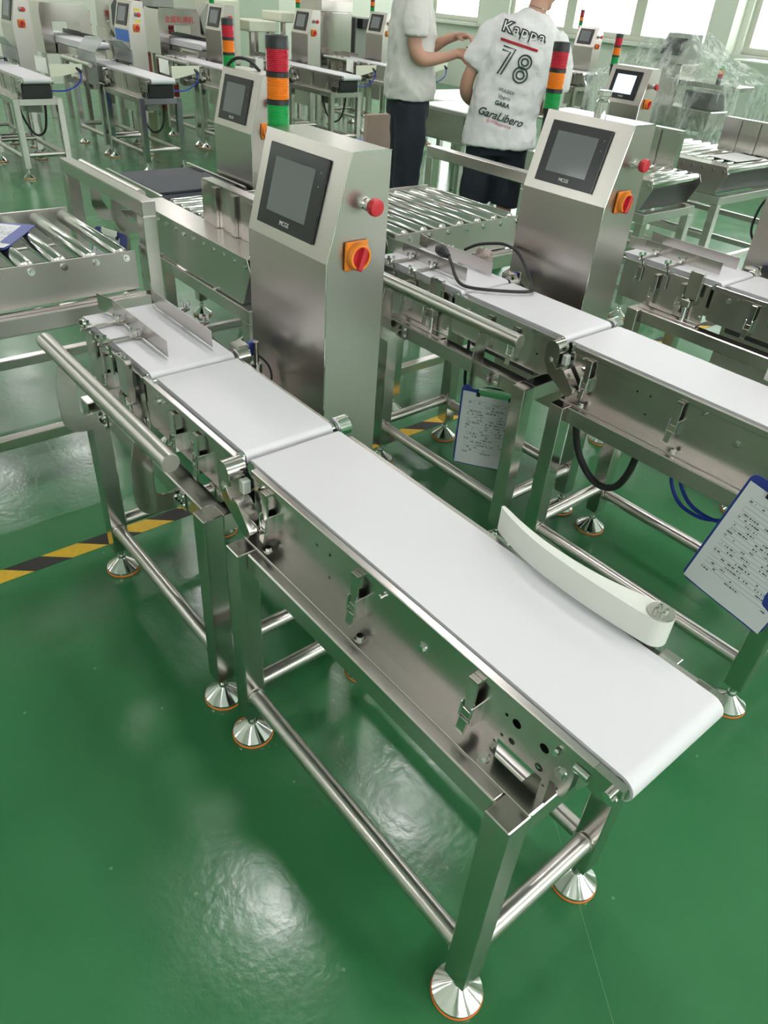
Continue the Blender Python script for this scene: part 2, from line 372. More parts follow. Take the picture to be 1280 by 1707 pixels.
WIN_R = [(-12.9, -11.55, 1), (-10.8, -6.65, 3), (-6.15, -2.4, 3), (-1.6, 2.2, 3)]
window_wall('wall_right', YR, YR + 0.25, [(a, b) for a, b, n in WIN_R], 1.09, 3.6)
ADDED_WIN_L = [(-10.6, -8.9, 1), (-6.6, -5.2, 1)]  # unseen windows, added high up so the sloped cabinet faces reflect brightness
window_wall('wall_left', YL, YL - 0.25, [(a, b) for a, b, n in ADDED_WIN_L], 2.5, 3.5)
def windows(lst, yf, zs, zt, n0):
    sg = 1 if yf > 0 else -1
    for i, (a, b, n) in enumerate(lst):
        w = struct('window_%d' % (n0 + i), MB().box((a, yf + 0.06 * sg, zs), (b, yf + 0.14 * sg, zs + 0.09)).box((a, yf + 0.06 * sg, zt - 0.09), (b, yf + 0.14 * sg, zt)).box((a, yf + 0.06 * sg, zs + 0.09), (a + 0.09, yf + 0.14 * sg, zt - 0.09)).box((b - 0.09, yf + 0.06 * sg, zs + 0.09), (b, yf + 0.14 * sg, zt - 0.09)), 'frame_alu')
        for k in range(1, n):
            x = a + (b - a) * k / n
            struct('mullion', MB().box((x - 0.10, yf + 0.05 * sg, zs + 0.09), (x + 0.10, yf + 0.15 * sg, zt - 0.09)), 'frame_alu', w)
        for k in range(n):
            x0 = a + (b - a) * k / n; x1 = a + (b - a) * (k + 1) / n
            struct('pane', MB().box((x0 + 0.09, yf + 0.098 * sg, zs + 0.09), (x1 - 0.09, yf + 0.102 * sg, zt - 0.09)), 'window_glass', w)
        struct('window_sill', MB().box((a - 0.05, yf - 0.10 * sg, zs - 0.05), (b + 0.05, yf + 0.10 * sg, zs)), 'plastic_white', w)
windows(WIN_R, YR, 1.09, 3.6, 1); windows(ADDED_WIN_L, YL, 2.5, 3.5, 5)  # right-hand windows, then the added left-hand ones
struct('trim_1', MB().box((-6.62, YR - 0.25, 0), (-6.25, YR, ZC)), 'wall_paint')
# ceiling lamps
k = 0
for x in (-11.6, -9.0, -5.5, -2.1, 1.6):  # the farthest row is added to brighten the back of the room
    for y in (-3.2, 0.86, 2.1, 5.0, 8.4):
        if (x, y) == (-5.5, 0.86): continue
        t = Thing('ceiling_lamp', (x, y, ZC), 'white square ceiling lamp panel, one of the partly added grid above the line', 'lamp', 'ceiling lamp panels')
        t.part('housing', MB().box((x - 0.20, y - 0.20, ZC - 0.05), (x + 0.20, y + 0.20, ZC), 0.005), 'plastic_white')
        t.part('diffuser', MB().box((x - 0.17, y - 0.17, ZC - 0.056), (x + 0.17, y + 0.17, ZC - 0.0505)), 'lamp_panel')
# hazard tape across the floor
t = Thing('floor_tape', (-1.76, 1.5, 0), 'yellow and black striped hazard tape stuck across the green floor', 'tape')
y = -2.4; i = 0
while y < 5.2:
    q = [(-1.792, y - 0.05), (-1.728, y + 0.03), (-1.728, y + 0.15), (-1.792, y + 0.07)]
    t.part('stripe', MB().prism(q, 'z', 0.0004, 0.0013), 'tape_yellow' if i % 2 else 'tape_black'); y += 0.12; i += 1

# ------------------------------------------------------------------ checkweigher: outfeed conveyor
LG = 0.05
def frame(th, x0, x1, zt, lower=0.165, wr=0.41):
    """stand with four square legs between x0 and x1 (outer), y 0..wr, welded top ring and round stretchers"""
    for xa in (x0, x1 - LG):
        for ya in (0.0, wr - LG): leg(th, xa, ya, LG, 0.085, zt)
    th.part('end_beam', MB().box((x1 - LG + 0.001, LG, zt - 0.05), (x1 - 0.0005, wr - LG, zt - 0.0005), 0.002), 'steel_x')
    th.part('end_beam', MB().box((x0 + 0.0005, LG, zt - 0.05), (x0 + LG - 0.001, wr - LG, zt - 0.0005), 0.002), 'steel_x')
    for ya in (0.022, wr - 0.022 - LG): th.part('side_beam', MB().box((x0 + LG, ya, zt - 0.05), (x1 - LG, ya + LG, zt - 0.0005), 0.003), 'steel_x')
    for ya in (LG / 2, wr - LG / 2):
        th.part('stretcher_tube', MB().cyl((x0 + LG, ya, lower), (x1 - LG, ya, lower), 0.0195, 24).lathe([(0.0215, 0), (0.023, 0.3), (0.0215, 1)], (x0 + LG, ya, lower), (0.005, 0, 0), 24).lathe([(0.0215, 0), (0.023, 0.3), (0.0215, 1)], (x1 - LG - 0.005, ya, lower), (0.005, 0, 0), 24), 'steel_tube')
    for xa in (x0 + LG / 2, x1 - LG / 2):
        th.part('stretcher_tube', MB().cyl((xa, LG, lower + 0.02), (xa, wr - LG, lower + 0.02), 0.0195, 24).lathe([(0.0215, 0), (0.023, 0.3), (0.0215, 1)], (xa, LG, lower + 0.02), (0, 0.005, 0), 24).lathe([(0.0215, 0), (0.023, 0.3), (0.0215, 1)], (xa, wr - LG - 0.005, lower + 0.02), (0, 0.005, 0), 24), 'steel_tube')
def latch(th, x, zt, y=0.079, s=-1):
    """draw latch: lever, keeper ears and catch plate on the side panel; s is the outward sign"""
    def bx(mb, lo, hi, tilt=0.0):
        c = Vector((x, y, zt)); M = Matrix.Translation(c) @ Matrix.Rotation(tilt, 4, 'X') @ Matrix.Translation(-c)
        mb.box(lo, hi, 0.0012, M); return mb
    ya, yb = (y - 0.019, y - 0.014) if s < 0 else (y + 0.014, y + 0.019)
    m = MB(); bx(m, (x - 0.010, ya, zt - 0.068), (x + 0.010, yb, zt), 0.0)
    m.box((x - 0.010, min(y, ya), zt - 0.005), (x + 0.010, max(y, yb), zt + 0.001), 0.001)
    l = th.part('latch', m, 'steel')
    yc, yd = (y - 0.022, y - 0.004) if s < 0 else (y + 0.004, y + 0.022)
    c2 = MB(); 
    for e in (-1, 1): c2.box((x + e * 0.0115 - 0.0015, min(yc, y), zt - 0.098), (x + e * 0.0115 + 0.0015, max(yd, y), zt - 0.052), 0.0008)
    th.part('latch_ears', c2, 'chrome', l)
    c3 = MB(); c = Vector((x, y, zt - 0.075)); M = Matrix.Translation(c) @ Matrix.Rotation(-0.12 * s * -1, 4, 'X') @ Matrix.Rotation(0.06, 4, 'Y') @ Matrix.Translation(-c)
    c3.box((x - 0.009, min(yc, yd), zt - 0.122), (x + 0.009, min(yc, yd) + 0.004, zt - 0.070), 0.001, M)
    th.part('latch_lever', c3, 'steel', l)
    th.part('latch_bail', MB().tube([(x - 0.011, yc, zt - 0.055), (x - 0.011, yc - 0.003, zt - 0.085), (x + 0.011, yc - 0.003, zt - 0.085), (x + 0.011, yc, zt - 0.055)], 0.0014, 6), 'chrome', l)
    return l
def outfeed(label):
    th = Thing('outfeed_conveyor', (-0.4, 0.205, 0), label, 'conveyor')
    frame(th, -0.8115, 0.0, 0.616)
    Z = 0.780
    th.part('belt', MB().prism(stadium(-0.856, 0.106, 0.7575, 0.0225), 'y', 0.087, 0.312), 'belt_white', ang=50)
    for xc in (-0.8335, 0.0835):
        th.part('end_roller', MB().cyl((xc, 0.0845, 0.7575), (xc, 0.3145, 0.7575), 0.019, 20), 'chrome')
    th.part('slider_bed', MB().box((-0.80, 0.090, 0.66), (0.02, 0.309, 0.733), 0.002), 'dark_metal')
    outer = [(-0.815, 0.618), (-0.815, 0.757), (0.025, 0.757), (0.027, 0.70), (0.0245, 0.668), (0.020, 0.661), (0.012, 0.660), (0.004, 0.676), (-0.005, 0.676), (-0.005, 0.618), (-0.017, 0.618), (-0.017, 0.664), (-0.105, 0.664), (-0.105, 0.618)]
    small = [(-0.59, 0.726), (-0.548, 0.729), (-0.548, 0.674), (-0.10, 0.725), (-0.10, 0.678), (-0.111, 0.653), (-0.112, 0.630), (-0.012, 0.653), (-0.012, 0.630)]
    holes = [(x, z, 0.003) for x, z in small if x > -0.1] + [(x, z, 0.0032) for x, z in small if x <= -0.1] + [(-0.08, 0.724, 0.0085), (-0.027, 0.724, 0.0085), (-0.027, 0.680, 0.0075), (-0.081, 0.682, 0.006), (0.008, 0.671, 0.0035)]
    holes = [h for h in holes if not (h[0] in (-0.012,) and h[1] < 0.64)]
    p = th.part('side_panel', holes_plate(outer, holes, 0.077, 0.0795), 'steel_x', label='brushed steel side panel with punched holes', ang=0)
    th.part('mounting_flange', MB().box((-0.812, 0.044, 0.6155), (-0.002, 0.0785, 0.6195), 0.001), 'steel_x')
    th.part('side_panel', MB().box((-0.815, 0.3195, 0.618), (0.025, 0.322, 0.757)).box((-0.812, 0.3205, 0.6155), (-0.002, 0.355, 0.6195), 0.001), 'steel_x')
    th.part('top_rail', MB().box((-0.815, 0.0705, 0.7575), (0.055, 0.0855, 0.7755), 0.0018), 'steel_x')
    th.part('top_rail', MB().box((-0.815, 0.3135, 0.7575), (0.075, 0.3285, 0.7755), 0.0018), 'steel_x')
    th.part('panel_lip', MB().box((-0.79, 0.0745, 0.7515), (-0.005, 0.0768, 0.7565), 0.0008), 'steel_x')
    for ya, yb in ((0.0695, 0.0835), (0.3155, 0.3295)): 
        a = th.part('tension_arm', MB().prism([(0.052, 0.7755), (0.052, 0.733), (0.074, 0.729), (0.098, 0.744), (0.098, 0.7755)], 'y', ya, yb), 'steel')
        yy = ya if ya < 0.2 else yb
        th.inst('bolt', HEX, 'chrome', (0.087, yy, 0.748), (0, 0, 0 if ya < 0.2 else math.pi), a)
        th.part('axle_end', MB().cyl((0.0835, 0.06 if ya < .2 else 0.33, 0.7575), (0.0835, 0.0695 if ya < .2 else 0.338, 0.7575), 0.007, 14), 'chrome', a)
    th.part('tension_screw', MB().cyl((0.026, 0.074, 0.747), (0.050, 0.074, 0.747), 0.0085, 14), 'chrome')
    # drive motor seen through the cut-out
    th.part('drive_motor', MB().cyl((-0.115, 0.15, 0.668), (0.02, 0.15, 0.668), 0.040, 28), 'steel_tube')
    th.part('motor_shield', MB().box((-0.13, 0.20, 0.618), (0.03, 0.204, 0.72)), 'dark_metal')
    for x in (-0.75, -0.453, -0.160): latch(th, x, 0.757)
    for x in (-0.75, -0.453): latch(th, x, 0.757, 0.3225, 1)
    for x, z in ((-0.775, 0.717), (-0.776, 0.639), (-0.287, 0.708), (0.008, 0.706)): th.inst('bolt', HEX, 'chrome', (x, 0.077, z))
    for x in (-0.743, -0.43, -0.113):
        th.inst('bolt', HEXUP, 'chrome', (x, 0.062, 0.6195)); th.inst('bolt', HEXUP, 'chrome', (x, 0.338, 0.6195))
    for x in (-0.78, -0.388, -0.003): th.inst('pin', STUB, 'chrome', (x, 0.077, 0.7505))
    # sweep arm at rest beside the belt
    pts = [(-0.040, 0.333, 0.0225), (-0.075, 0.326, 0.0195), (-0.12, 0.3185, 0.015), (-0.17, 0.3135, 0.0115), (-0.22, 0.3125, 0.0095), (-0.27, 0.315, 0.008), (-0.32, 0.3225, 0.0065), (-0.36, 0.3325, 0.005), (-0.377, 0.338, 0.003)]
    P = smooth_path([(a, b, 0) for a, b, w in pts], 4); W = smooth_path([(w, 0, 0) for a, b, w in pts], 4)
    up = []; dn = []
    for i, q in enumerate(P):
        d = (P[min(i + 1, len(P) - 1)] - P[max(i - 1, 0)]).normalized(); n = Vector((-d.y, d.x, 0)); w = W[i].x
        up.append(q + n * w); dn.append(q - n * w)
    cap = [Vector((-0.040 + 0.0225 * math.cos(a), 0.333 + 0.0225 * math.sin(a), 0)) for a in [R(-80 + 160 * k / 10) for k in range(11)]]
    n0 = up[0] - P[0]
    poly = (cap if (up[0].y > P[0].y) else cap[::-1]) + up + dn[::-1] if up[0].y > P[0].y else cap[::1] + dn + up[::-1]
    a = th.part('sweep_arm', MB().prism([(q.x, q.y) for q in poly], 'z', 0.786, 0.838), 'plastic_white', label='white plastic curved sweep arm beside the belt', ang=40)
    th.part('pivot_disc', MB().cyl((-0.040, 0.333, 0.838), (-0.040, 0.333, 0.8405), 0.0215, 28), 'steel', a)
    cs = MB(); 
    for dx, dy in ((-0.006, -0.006), (0.006, -0.006), (-0.006, 0.006), (0.006, 0.006)):
        th.part('cap_screw', MB().lathe([(0.0036, 0), (0.0036, 1), (0.0018, 1), (0.0018, 0.5)], (-0.040 + dx, 0.333 + dy, 0.8405), (0, 0, 0.006), 12), 'chrome', a)
    th.part('pivot_post', MB().cyl((-0.040, 0.336, 0.62), (-0.040, 0.336, 0.786), 0.011, 16), 'steel', a)
    th.part('pivot_bracket', MB().box((-0.085, 0.3225, 0.70), (0.012, 0.35, 0.706), 0.001), 'steel', a)
    th.part('stop_plate', MB().box((-0.02, 0.3285, 0.762), (0.012, 0.352, 0.768), 0.001), 'steel', a)
    th.part('air_cylinder', MB().cyl((-0.36, 0.337, 0.748), (-0.12, 0.337, 0.735), 0.009, 14).box((-0.39, 0.3225, 0.735), (-0.352, 0.352, 0.762), 0.003), 'chrome')
    return th
# ------------------------------------------------------------------ checkweigher: infeed and weighing conveyor
def weigher(label):
    th = Thing('weighing_conveyor', (-1.26, 0.205, 0), label, 'conveyor')
    frame(th, -1.6136, -0.91, 0.612)
    th.part('weighing_belt', MB().prism(stadium(-1.297, -0.863, 0.7655, 0.0160), 'y', 0.090, 0.312), 'belt_white', ang=50)
    th.part('infeed_belt', MB().prism(stadium(-1.752, -1.304, 0.7675, 0.0160), 'y', 0.086, 0.316), 'belt_white', ang=50)
    for xc in (-1.281, -0.879, -1.736, -1.320): th.part('end_roller', MB().cyl((xc, 0.080, 0.766), (xc, 0.322, 0.766), 0.0125, 14), 'chrome')
    for a, b in ((-1.28, -0.885), (-1.73, -1.33)): th.part('slider_bed', MB().box((a, 0.092, 0.68), (b, 0.310, 0.7485), 0.002), 'dark_metal')
    hs = [(-1.10, 0.70, 0.004), (-0.95, 0.70, 0.004)]
    for ya, yb in ((0.077, 0.0795), (0.3195, 0.322)):
        th.part('weigh_panel', holes_plate([(-1.325, 0.648), (-1.318, 0.640), (-0.925, 0.640), (-0.868, 0.668), (-0.868, 0.757), (-1.325, 0.757)], hs, ya, yb), 'steel_x', ang=0)
        th.part('infeed_panel', MB().box((-1.722, ya, 0.618), (-1.338, yb, 0.757)), 'steel_x')
    th.part('infeed_flange', MB().box((-1.60, 0.045, 0.6115), (-1.338, 0.0785, 0.6155), 0.001), 'steel_x')
    th.part('infeed_flange', MB().box((-1.60, 0.3205, 0.6115), (-1.338, 0.355, 0.6155), 0.001), 'steel_x')
    for ya in (0.0705, 0.3145):
        th.part('top_rail', MB().box((-1.322, ya, 0.7575), (-0.885, ya + 0.014, 0.7735), 0.0016), 'steel_x')
        th.part('top_rail', MB().box((-1.735, ya + 0.002, 0.7575), (-1.335, ya + 0.012, 0.7665), 0.0016), 'steel_x')
    th.part('load_cell_housing', MB().box((-1.25, 0.10, 0.6125), (-0.96, 0.30, 0.66), 0.004), 'dark_metal')
    for x in (-1.155, -1.04): latch(th, x, 0.752)
    for x in (-1.56, -1.44): latch(th, x, 0.745)
    for x, z in ((-1.26, 0.735), (-1.22, 0.752), (-1.095, 0.70), (-1.35, 0.64), (-0.90, 0.71), (-1.66, 0.70)): th.inst('bolt', HEX, 'chrome', (x, 0.077, z))
    # drive cover at the joint, left, and bearing caps, right
    cover = arc(-0.864, 0.757, 0.025, 200, 10, 12) + [(-0.8385, 0.742), (-0.838, 0.735), (-0.862, 0.728), (-0.838, 0.700), (-0.825, 0.712), (-0.812, 0.709), (-0.768, 0.664), (-0.766, 0.655), (-0.775, 0.640), (-0.790, 0.637), (-0.866, 0.682), (-0.886, 0.715)]
    th.part('drive_cover', MB().prism(cover, 'y', 0.033, 0.0355), 'steel', label='rounded steel cover over the belt drive')
    th.part('cover_cap', MB().prism(arc(-0.864, 0.757, 0.0249, 190, -20, 14) + arc(-0.864, 0.757, 0.0225, -20, 190, 14), 'y', 0.0355, 0.076), 'steel')
    th.part('cover_shell', MB().prism([(-0.826, 0.712), (-0.812, 0.709), (-0.768, 0.664), (-0.766, 0.655), (-0.775, 0.644), (-0.790, 0.647), (-0.840, 0.700)], 'y', 0.0355, 0.067), 'steel')
    th.part('sensor_block', MB().box((-0.842, 0.056, 0.712), (-0.824, 0.0755, 0.744), 0.002), 'plastic_white')
    th.inst('bolt', HEX, 'chrome', (-0.8655, 0.0328, 0.722))
    th.part('drive_pulley', MB().cyl((-0.874, 0.046, 0.765), (-0.874, 0.086, 0.765), 0.012, 18), 'chrome')
    for x, ln in ((-0.874, 0.037), (-1.318, 0.04)):
        th.part('bearing_cap', MB().lathe([(0.017, 0), (0.023, 0.05), (0.023, 0.9), (0.020, 1)], (x, 0.3235, 0.768), (0, ln, 0), 24), 'chrome')
    th.part('bearing_plate', MB().box((-1.36, 0.332, 0.757), (-1.315, 0.37, 0.795), 0.004), 'steel')
    # product guides over the infeed belt, each on two rods with wing nuts
    for nm, y0, sgn in (('l', 0.160, -1), ('r', 0.285, 1)):
        fl = MB(); pl = [(-1.765, y0 - 0.03 * -sgn * -1 if False else y0 + 0.018 * sgn), (-1.700, y0), (-1.365, y0)]
        for i in range(2):
            (xa, a), (xb, b) = pl[i], pl[i + 1]
            fl.add([(xa, a, 0.7875), (xb, b, 0.7875), (xb, b, 0.832), (xa, a, 0.832), (xa, a + 0.0015, 0.7875), (xb, b + 0.0015, 0.7875), (xb, b + 0.0015, 0.832), (xa, a + 0.0015, 0.832)], [(0, 1, 2, 3), (7, 6, 5, 4), (0, 4, 5, 1), (3, 2, 6, 7), (1, 5, 6, 2), (0, 3, 7, 4)])
        g = th.part('product_guide', fl, 'steel_x')
        for x in (-1.640, -1.525):
            yo = 0.052 if sgn < 0 else 0.352
            th.part('guide_rod', MB().box((x - 0.007, min(yo, y0), 0.7895), (x + 0.007, max(yo, y0), 0.7930), 0.0008), 'steel', g)
            th.part('rod_foot', MB().box((x - 0.014, min(y0 + sgn * 0.020, y0 + sgn * 0.001), 0.7865), (x + 0.014, max(y0 + sgn * 0.020, y0 + sgn * 0.001), 0.7895), 0.0008), 'steel', g)
            th.inst('wing_nut', WING, 'chrome', (x, y0 + sgn * 0.013, 0.793), (0, 0, 0.6), g)
            th.inst('wing_nut', WING, 'chrome', (x, yo - sgn * 0.004, 0.793), (0, 0, 0.9), g)
            yb = 0.074 if sgn < 0 else 0.3265
            th.part('guide_clamp', MB().tube([(x, yb, 0.735), (x, yb + sgn * 0.001, 0.775), (x, yb + sgn * 0.006, 0.783), (x, yo, 0.7855), (x, yo + sgn * 0.008, 0.789)], 0.0045, 8).box((x - 0.010, min(yb, yb + sgn * 0.006), 0.70), (x + 0.010, max(yb, yb + sgn * 0.006), 0.752), 0.0012), 'steel', g)
    # photo sensor posts
    s = th.part('sensor_post', MB().box((-1.418, 0.046, 0.705), (-1.366, 0.049, 0.805), 0.001).box((-1.368, 0.046, 0.705), (-1.365, 0.064, 0.805), 0.001).box((-1.4195, 0.046, 0.705), (-1.4165, 0.064, 0.805), 0.001), 'steel')
    th.part('sensor_rod', MB().cyl((-1.405, 0.057, 0.6125), (-1.405, 0.057, 0.80), 0.008, 12), 'chrome', s)
    th.part('clamp_block', MB().box((-1.423, 0.040, 0.672), (-1.385, 0.072, 0.700), 0.003), 'steel', s)
    s = th.part('reflector_post', MB().cyl((-1.325, 0.392, 0.62), (-1.325, 0.392, 0.795), 0.008, 12).box((-1.345, 0.34, 0.695), (-1.305, 0.41, 0.70), 0.001), 'steel')
    th.part('sensor_head', MB().box((-1.352, 0.377, 0.752), (-1.334, 0.408, 0.790), 0.003), 'blue_plastic', s, 'blue photo sensor head')
    th.part('clamp_block', MB().cyl((-1.325, 0.392, 0.70), (-1.325, 0.392, 0.735), 0.015, 14), 'chrome', s)
    th.part('sensor_lead', MB().tube(smooth_path([(-1.325, 0.40, 0.755), (-1.30, 0.415, 0.73), (-1.295, 0.42, 0.69), (-1.31, 0.40, 0.65)], 5), 0.003, 6), 'rubber', s)
    th.part('bearing_bracket', MB().box((-1.345, 0.322, 0.62), (-1.30, 0.345, 0.70), 0.002), 'steel')
    # round push bar on two hooked plates
    b = th.part('push_bar', MB().lathe([(0.0195, 0), (0.021, 0.003), (0.021, 0.997), (0.0195, 1)], (-1.645, -0.052, 0.777), (0.725, 0, 0), 28), 'steel_tube', label='round brushed steel push bar')
    for xb in (-1.515, -1.065):
        J = [(0.0215, 0.610), (0.0215, 0.563)] + [(0.0, 0.560), (-0.03, 0.562)] + arc(-0.035, 0.612, 0.05, -95, -175, 6) + [(-0.086, 0.65), (-0.084, 0.70), (-0.070, 0.757), (-0.036, 0.757), (-0.035, 0.70), (-0.036, 0.645)] + arc(-0.014, 0.628, 0.022, 170, 270, 5) + [(0.0, 0.607)]
        th.part('hook_plate', MB().prism(J, 'x', xb - 0.0025, xb + 0.0025), 'steel', b)
        th.part('bolt_plate', MB().box((xb + 0.003, 0.0175, 0.560), (xb + 0.030, 0.0215, 0.610), 0.001), 'steel', b)
        th.inst('bolt', HEX, 'chrome', (xb + 0.017, 0.0175, 0.597), parent=b); th.inst('bolt', HEX, 'chrome', (xb + 0.017, 0.0175, 0.573), parent=b)
    return th
# ------------------------------------------------------------------ control cabinet
KX1, KX0, KYB, KYT, KYK, KZB, KZT = -1.0694, -1.4115, 0.4352, 0.499, 0.608, 1.0638, 1.2944
def cabinet(label, lit=False):
    th = Thing('control_cabinet', (-1.24, 0.52, 0), label, 'cabinet')
    th.part('housing', MB().prism([(KYB, 0.34), (KYB, KZB), (KYT, KZT), (KYK, KZT), (KYK, 0.34)], 'x', KX0, KX1), 'cabinet_steel', ang=8)
    e = MB(); bw = 0.0012
    th.part('edge_seam', MB().tube([(KX1 + 0.0002, KYB - 0.0002, 0.34), (KX1 + 0.0002, KYB - 0.0002, KZB), (KX1 + 0.0002, KYT - 0.0002, KZT), (KX1 + 0.0002, KYK, KZT)], 0.0016, 6), 'chrome')
    for ya, yb in ((0.41, KYK),):
        for x in (-1.36, -1.15): th.part('support_arm', MB().box((x, 0.4105, 0.50), (x + 0.04, KYB - 0.0003, 0.54), 0.003), 'steel')
    for x in (-1.39, -1.13): leg(th, x, 0.50, 0.04, 0.085, 0.34, 'support_leg')
    # tilted touch screen
    c = Vector((0, (KYB + KYT) / 2, (KZB + KZT) / 2)); up = Vector((0, KYT - KYB, KZT - KZB)).normalized(); n = Vector((0, -up.z, up.y))
    def T(x, s, d): return Vector((x, c.y, c.z)) + up * s + n * d
    def slab(x0, x1, s0, s1, d0, d1):
        m = MB(); m.box((x0, s0, d0), (x1, s1, d1), 0.0015); m.v = [tuple(T(*p)) for p in m.v]; return m
    cx = -1.253
    b = th.part('touch_screen', slab(cx - 0.119, cx + 0.119, -0.092, 0.092, 0.0003, 0.007), 'screen_bezel')
    th.part('display', slab(cx - 0.085, cx + 0.078, -0.058, 0.064, 0.0071, 0.0076), 'display_lit' if lit else 'display_off', b)
    m = text_mesh('MCGS', 0.015, 0.0002)
    Mx = Matrix(((1, 0, 0, cx), (0, up.y, n.y, c.y), (0, up.z, n.z, c.z), (0, 0, 0, 1))) @ Matrix.Translation((0, -0.0755, 0.0074))
    m.transform(Matrix.Translation(-th.org) @ Mx); m.update(); link('lettering', m, 'letter_white', b)
    for k in range(2): th.part('indicator', slab(cx + 0.099, cx + 0.101, 0.06 - 0.03 * k, 0.062 - 0.03 * k, 0.0071, 0.0075), 'letter_white', b)
    # emergency stop and rotary switch on the end face
    b = th.part('emergency_stop', MB().lathe([(0.0145, 0), (0.0145, 0.15), (0.011, 0.16), (0.011, 0.55)], (KX1, 0.540, 1.187), (0.042, 0, 0), 24), 'chrome')
    th.part('button', MB().lathe([(0.011, 0), (0.0165, 0.12), (0.0195, 0.35), (0.0195, 0.75), (0.0175, 0.95), (0.010, 1.0)], (KX1 + 0.022, 0.540, 1.187), (0.024, 0, 0), 28), 'red_plastic', b, 'red mushroom button')
    b = th.part('rotary_switch', MB().box((KX1, 0.483, 1.043), (KX1 + 0.009, 0.549, 1.109), 0.003).lathe([(0.0315, 0), (0.0315, 0.7), (0.0285, 1.0), (0.0235, 1.0), (0.0235, 0.55)], (KX1 + 0.009, 0.516, 1.076), (0.016, 0, 0), 32, False), 'orange_plastic', label='orange switch plate and collar')
    th.part('knob', MB().lathe([(0.0235, 0), (0.0235, 1)], (KX1 + 0.009, 0.516, 1.076), (0.011, 0, 0), 28).box((KX1 + 0.018, 0.511, 1.046), (KX1 + 0.036, 0.523, 1.099), 0.003, Matrix.Translation((0, 0.516, 1.076)) @ Matrix.Rotation(R(-18), 4, 'X') @ Matrix.Translation((0, -0.516, -1.076))), 'red_plastic', b, 'red turning knob')
    # tower light on the far side
    tx, ty = KX0 - 0.034, 0.552
    b = th.part('tower_light', MB().lathe([(0.022, 0), (0.022, 0.75), (0.0275, 0.8), (0.0275, 1)], (tx, ty, 1.215), (0, 0, 0.073), 24).box((tx + 0.01, ty - 0.018, 1.225), (KX0 - 0.0003, ty + 0.018, 1.262), 0.002), 'black_plastic')
    z = 1.288
    for mat, h in (('lens_green', 0.047), ('black_plastic', 0.0115), ('lens_orange', 0.047), ('black_plastic', 0.0115), ('lens_red', 0.047), ('black_plastic', 0.026)):
        if mat.startswith('lens'):
            pr = []; nr = 12
            for i in range(nr): pr += [(0.0262, i / nr), (0.0278, (i + 0.35) / nr), (0.0278, (i + 0.65) / nr)]
            th.part('lens', MB().lathe(pr + [(0.0262, 1)], (tx, ty, z), (0, 0, h), 26), mat, b, ang=20)
        else: th.part('spacer' if h < 0.02 else 'top_cap', MB().lathe([(0.0277, 0), (0.0277, 0.9), (0.0262, 1), (0.018, 1), (0.017, 0.93)], (tx, ty, z), (0, 0, h), 26), mat, b)
        z += h
    th.part('cable_gland', MB().cyl((KX0, 0.52, 1.16), (KX0 - 0.03, 0.52, 1.16), 0.014, 14), 'black_plastic')
    th.part('cable', MB().tube(smooth_path([(KX0 - 0.001, 0.50, 1.02), (KX0 - 0.032, 0.497, 1.0), (KX0 - 0.045, 0.495, 0.94), (KX0 - 0.04, 0.495, 0.88), (KX0 - 0.001, 0.50, 0.83)], 6), 0.005, 8), 'rubber')
    return th
OUT = outfeed('steel outfeed conveyor with long white belt and sweep arm, nearest the camera')
WEI = weigher('nearest infeed and weighing conveyor with two white belts, ahead of the big outfeed belt')
CAB = cabinet('largest steel control cabinet with dark touch screen, left of centre, beside the nearest weighing belt')
TREE = index_tree([OUT.o, WEI.o, CAB.o])
D1 = (-0.056, 1.117, 0); D2 = (0.36, 2.05, 0)
o1 = copy_tree(OUT.o, D1, 'steel outfeed conveyor with white belt running off the right edge, behind the nearest one', None, (), None, TREE)
w1 = copy_tree(WEI.o, D1, 'infeed and weighing conveyor with a black plug lead lying on its belt', None, (), None, TREE)
c1 = copy_tree(CAB.o, D1, 'steel control cabinet with a chrome post on top, right of the two people', None, (), None, TREE)
w2 = copy_tree(WEI.o, D2, 'third weighing conveyor, partly cut off by the right edge of the photo', None, ('push_bar',), None, TREE)
c2 = copy_tree(CAB.o, D2, 'control cabinet cut off by the right edge, beside the third weighing conveyor', None, (), None, TREE)
TINY = ('bolt', 'pin', 'lettering', 'indicator', 'latch_bail', 'latch_ears', 'cap_screw', 'panel_lip', 'wing_nut', 'edge_seam')
ca = copy_tree(CAB.o, (-1.81, 0.888, -0.06), 'control cabinet with trailing black cable, directly behind the largest cabinet', None, ('support_leg', 'support_arm', 'cable'), None, TREE)
cb = copy_tree(CAB.o, (-2.08, 4.262, -0.07), 'control cabinet with a lit pale blue screen', None, ('support_leg', 'support_arm', 'cable'), None, TREE)
for ch in list(COL.objects):
    if ch.parent and ch.parent.parent == cb and ch.name.startswith('display'): 
        ch.data = ch.data.copy(); ch.data.materials.clear(); ch.data.materials.append(MATS['display_lit'])
cc = copy_tree(CAB.o, (-6.03, 8.84, 0), 'small far control cabinet standing in front of the bright windows', None, TINY, None, TREE)
wc = copy_tree(WEI.o, (-6.03, 8.84, 0), 'far weighing conveyor under the windows, beside the small far cabinet', None, TINY, None, TREE)
for c, dx, dy, zt in ((ca, -1.81, 0.888, 0.40), (cb, -2.08, 4.262, 0.41)):
    # these two stand on square legs of their own
    for x in (-1.39, -1.13):
        me = MB().box((x - CAB.org.x, 0.50 - CAB.org.y, 0.0605), (x + 0.04 - CAB.org.x, 0.54 - CAB.org.y, 0.34), 0.003).mesh('support_leg'); link('support_leg', me, 'steel', c)
BACK = [(-6.95, 1.48, 'at the far left edge'), (-6.82, 2.52, 'with the blue sign on its cabinet'), (-6.95, 3.60, 'mostly hidden behind the cabinet with the trailing cable'), (-6.90, 4.69, 'right behind the nearest tower light'), (-7.15, 6.0, 'directly left of the person in dark trousers')]
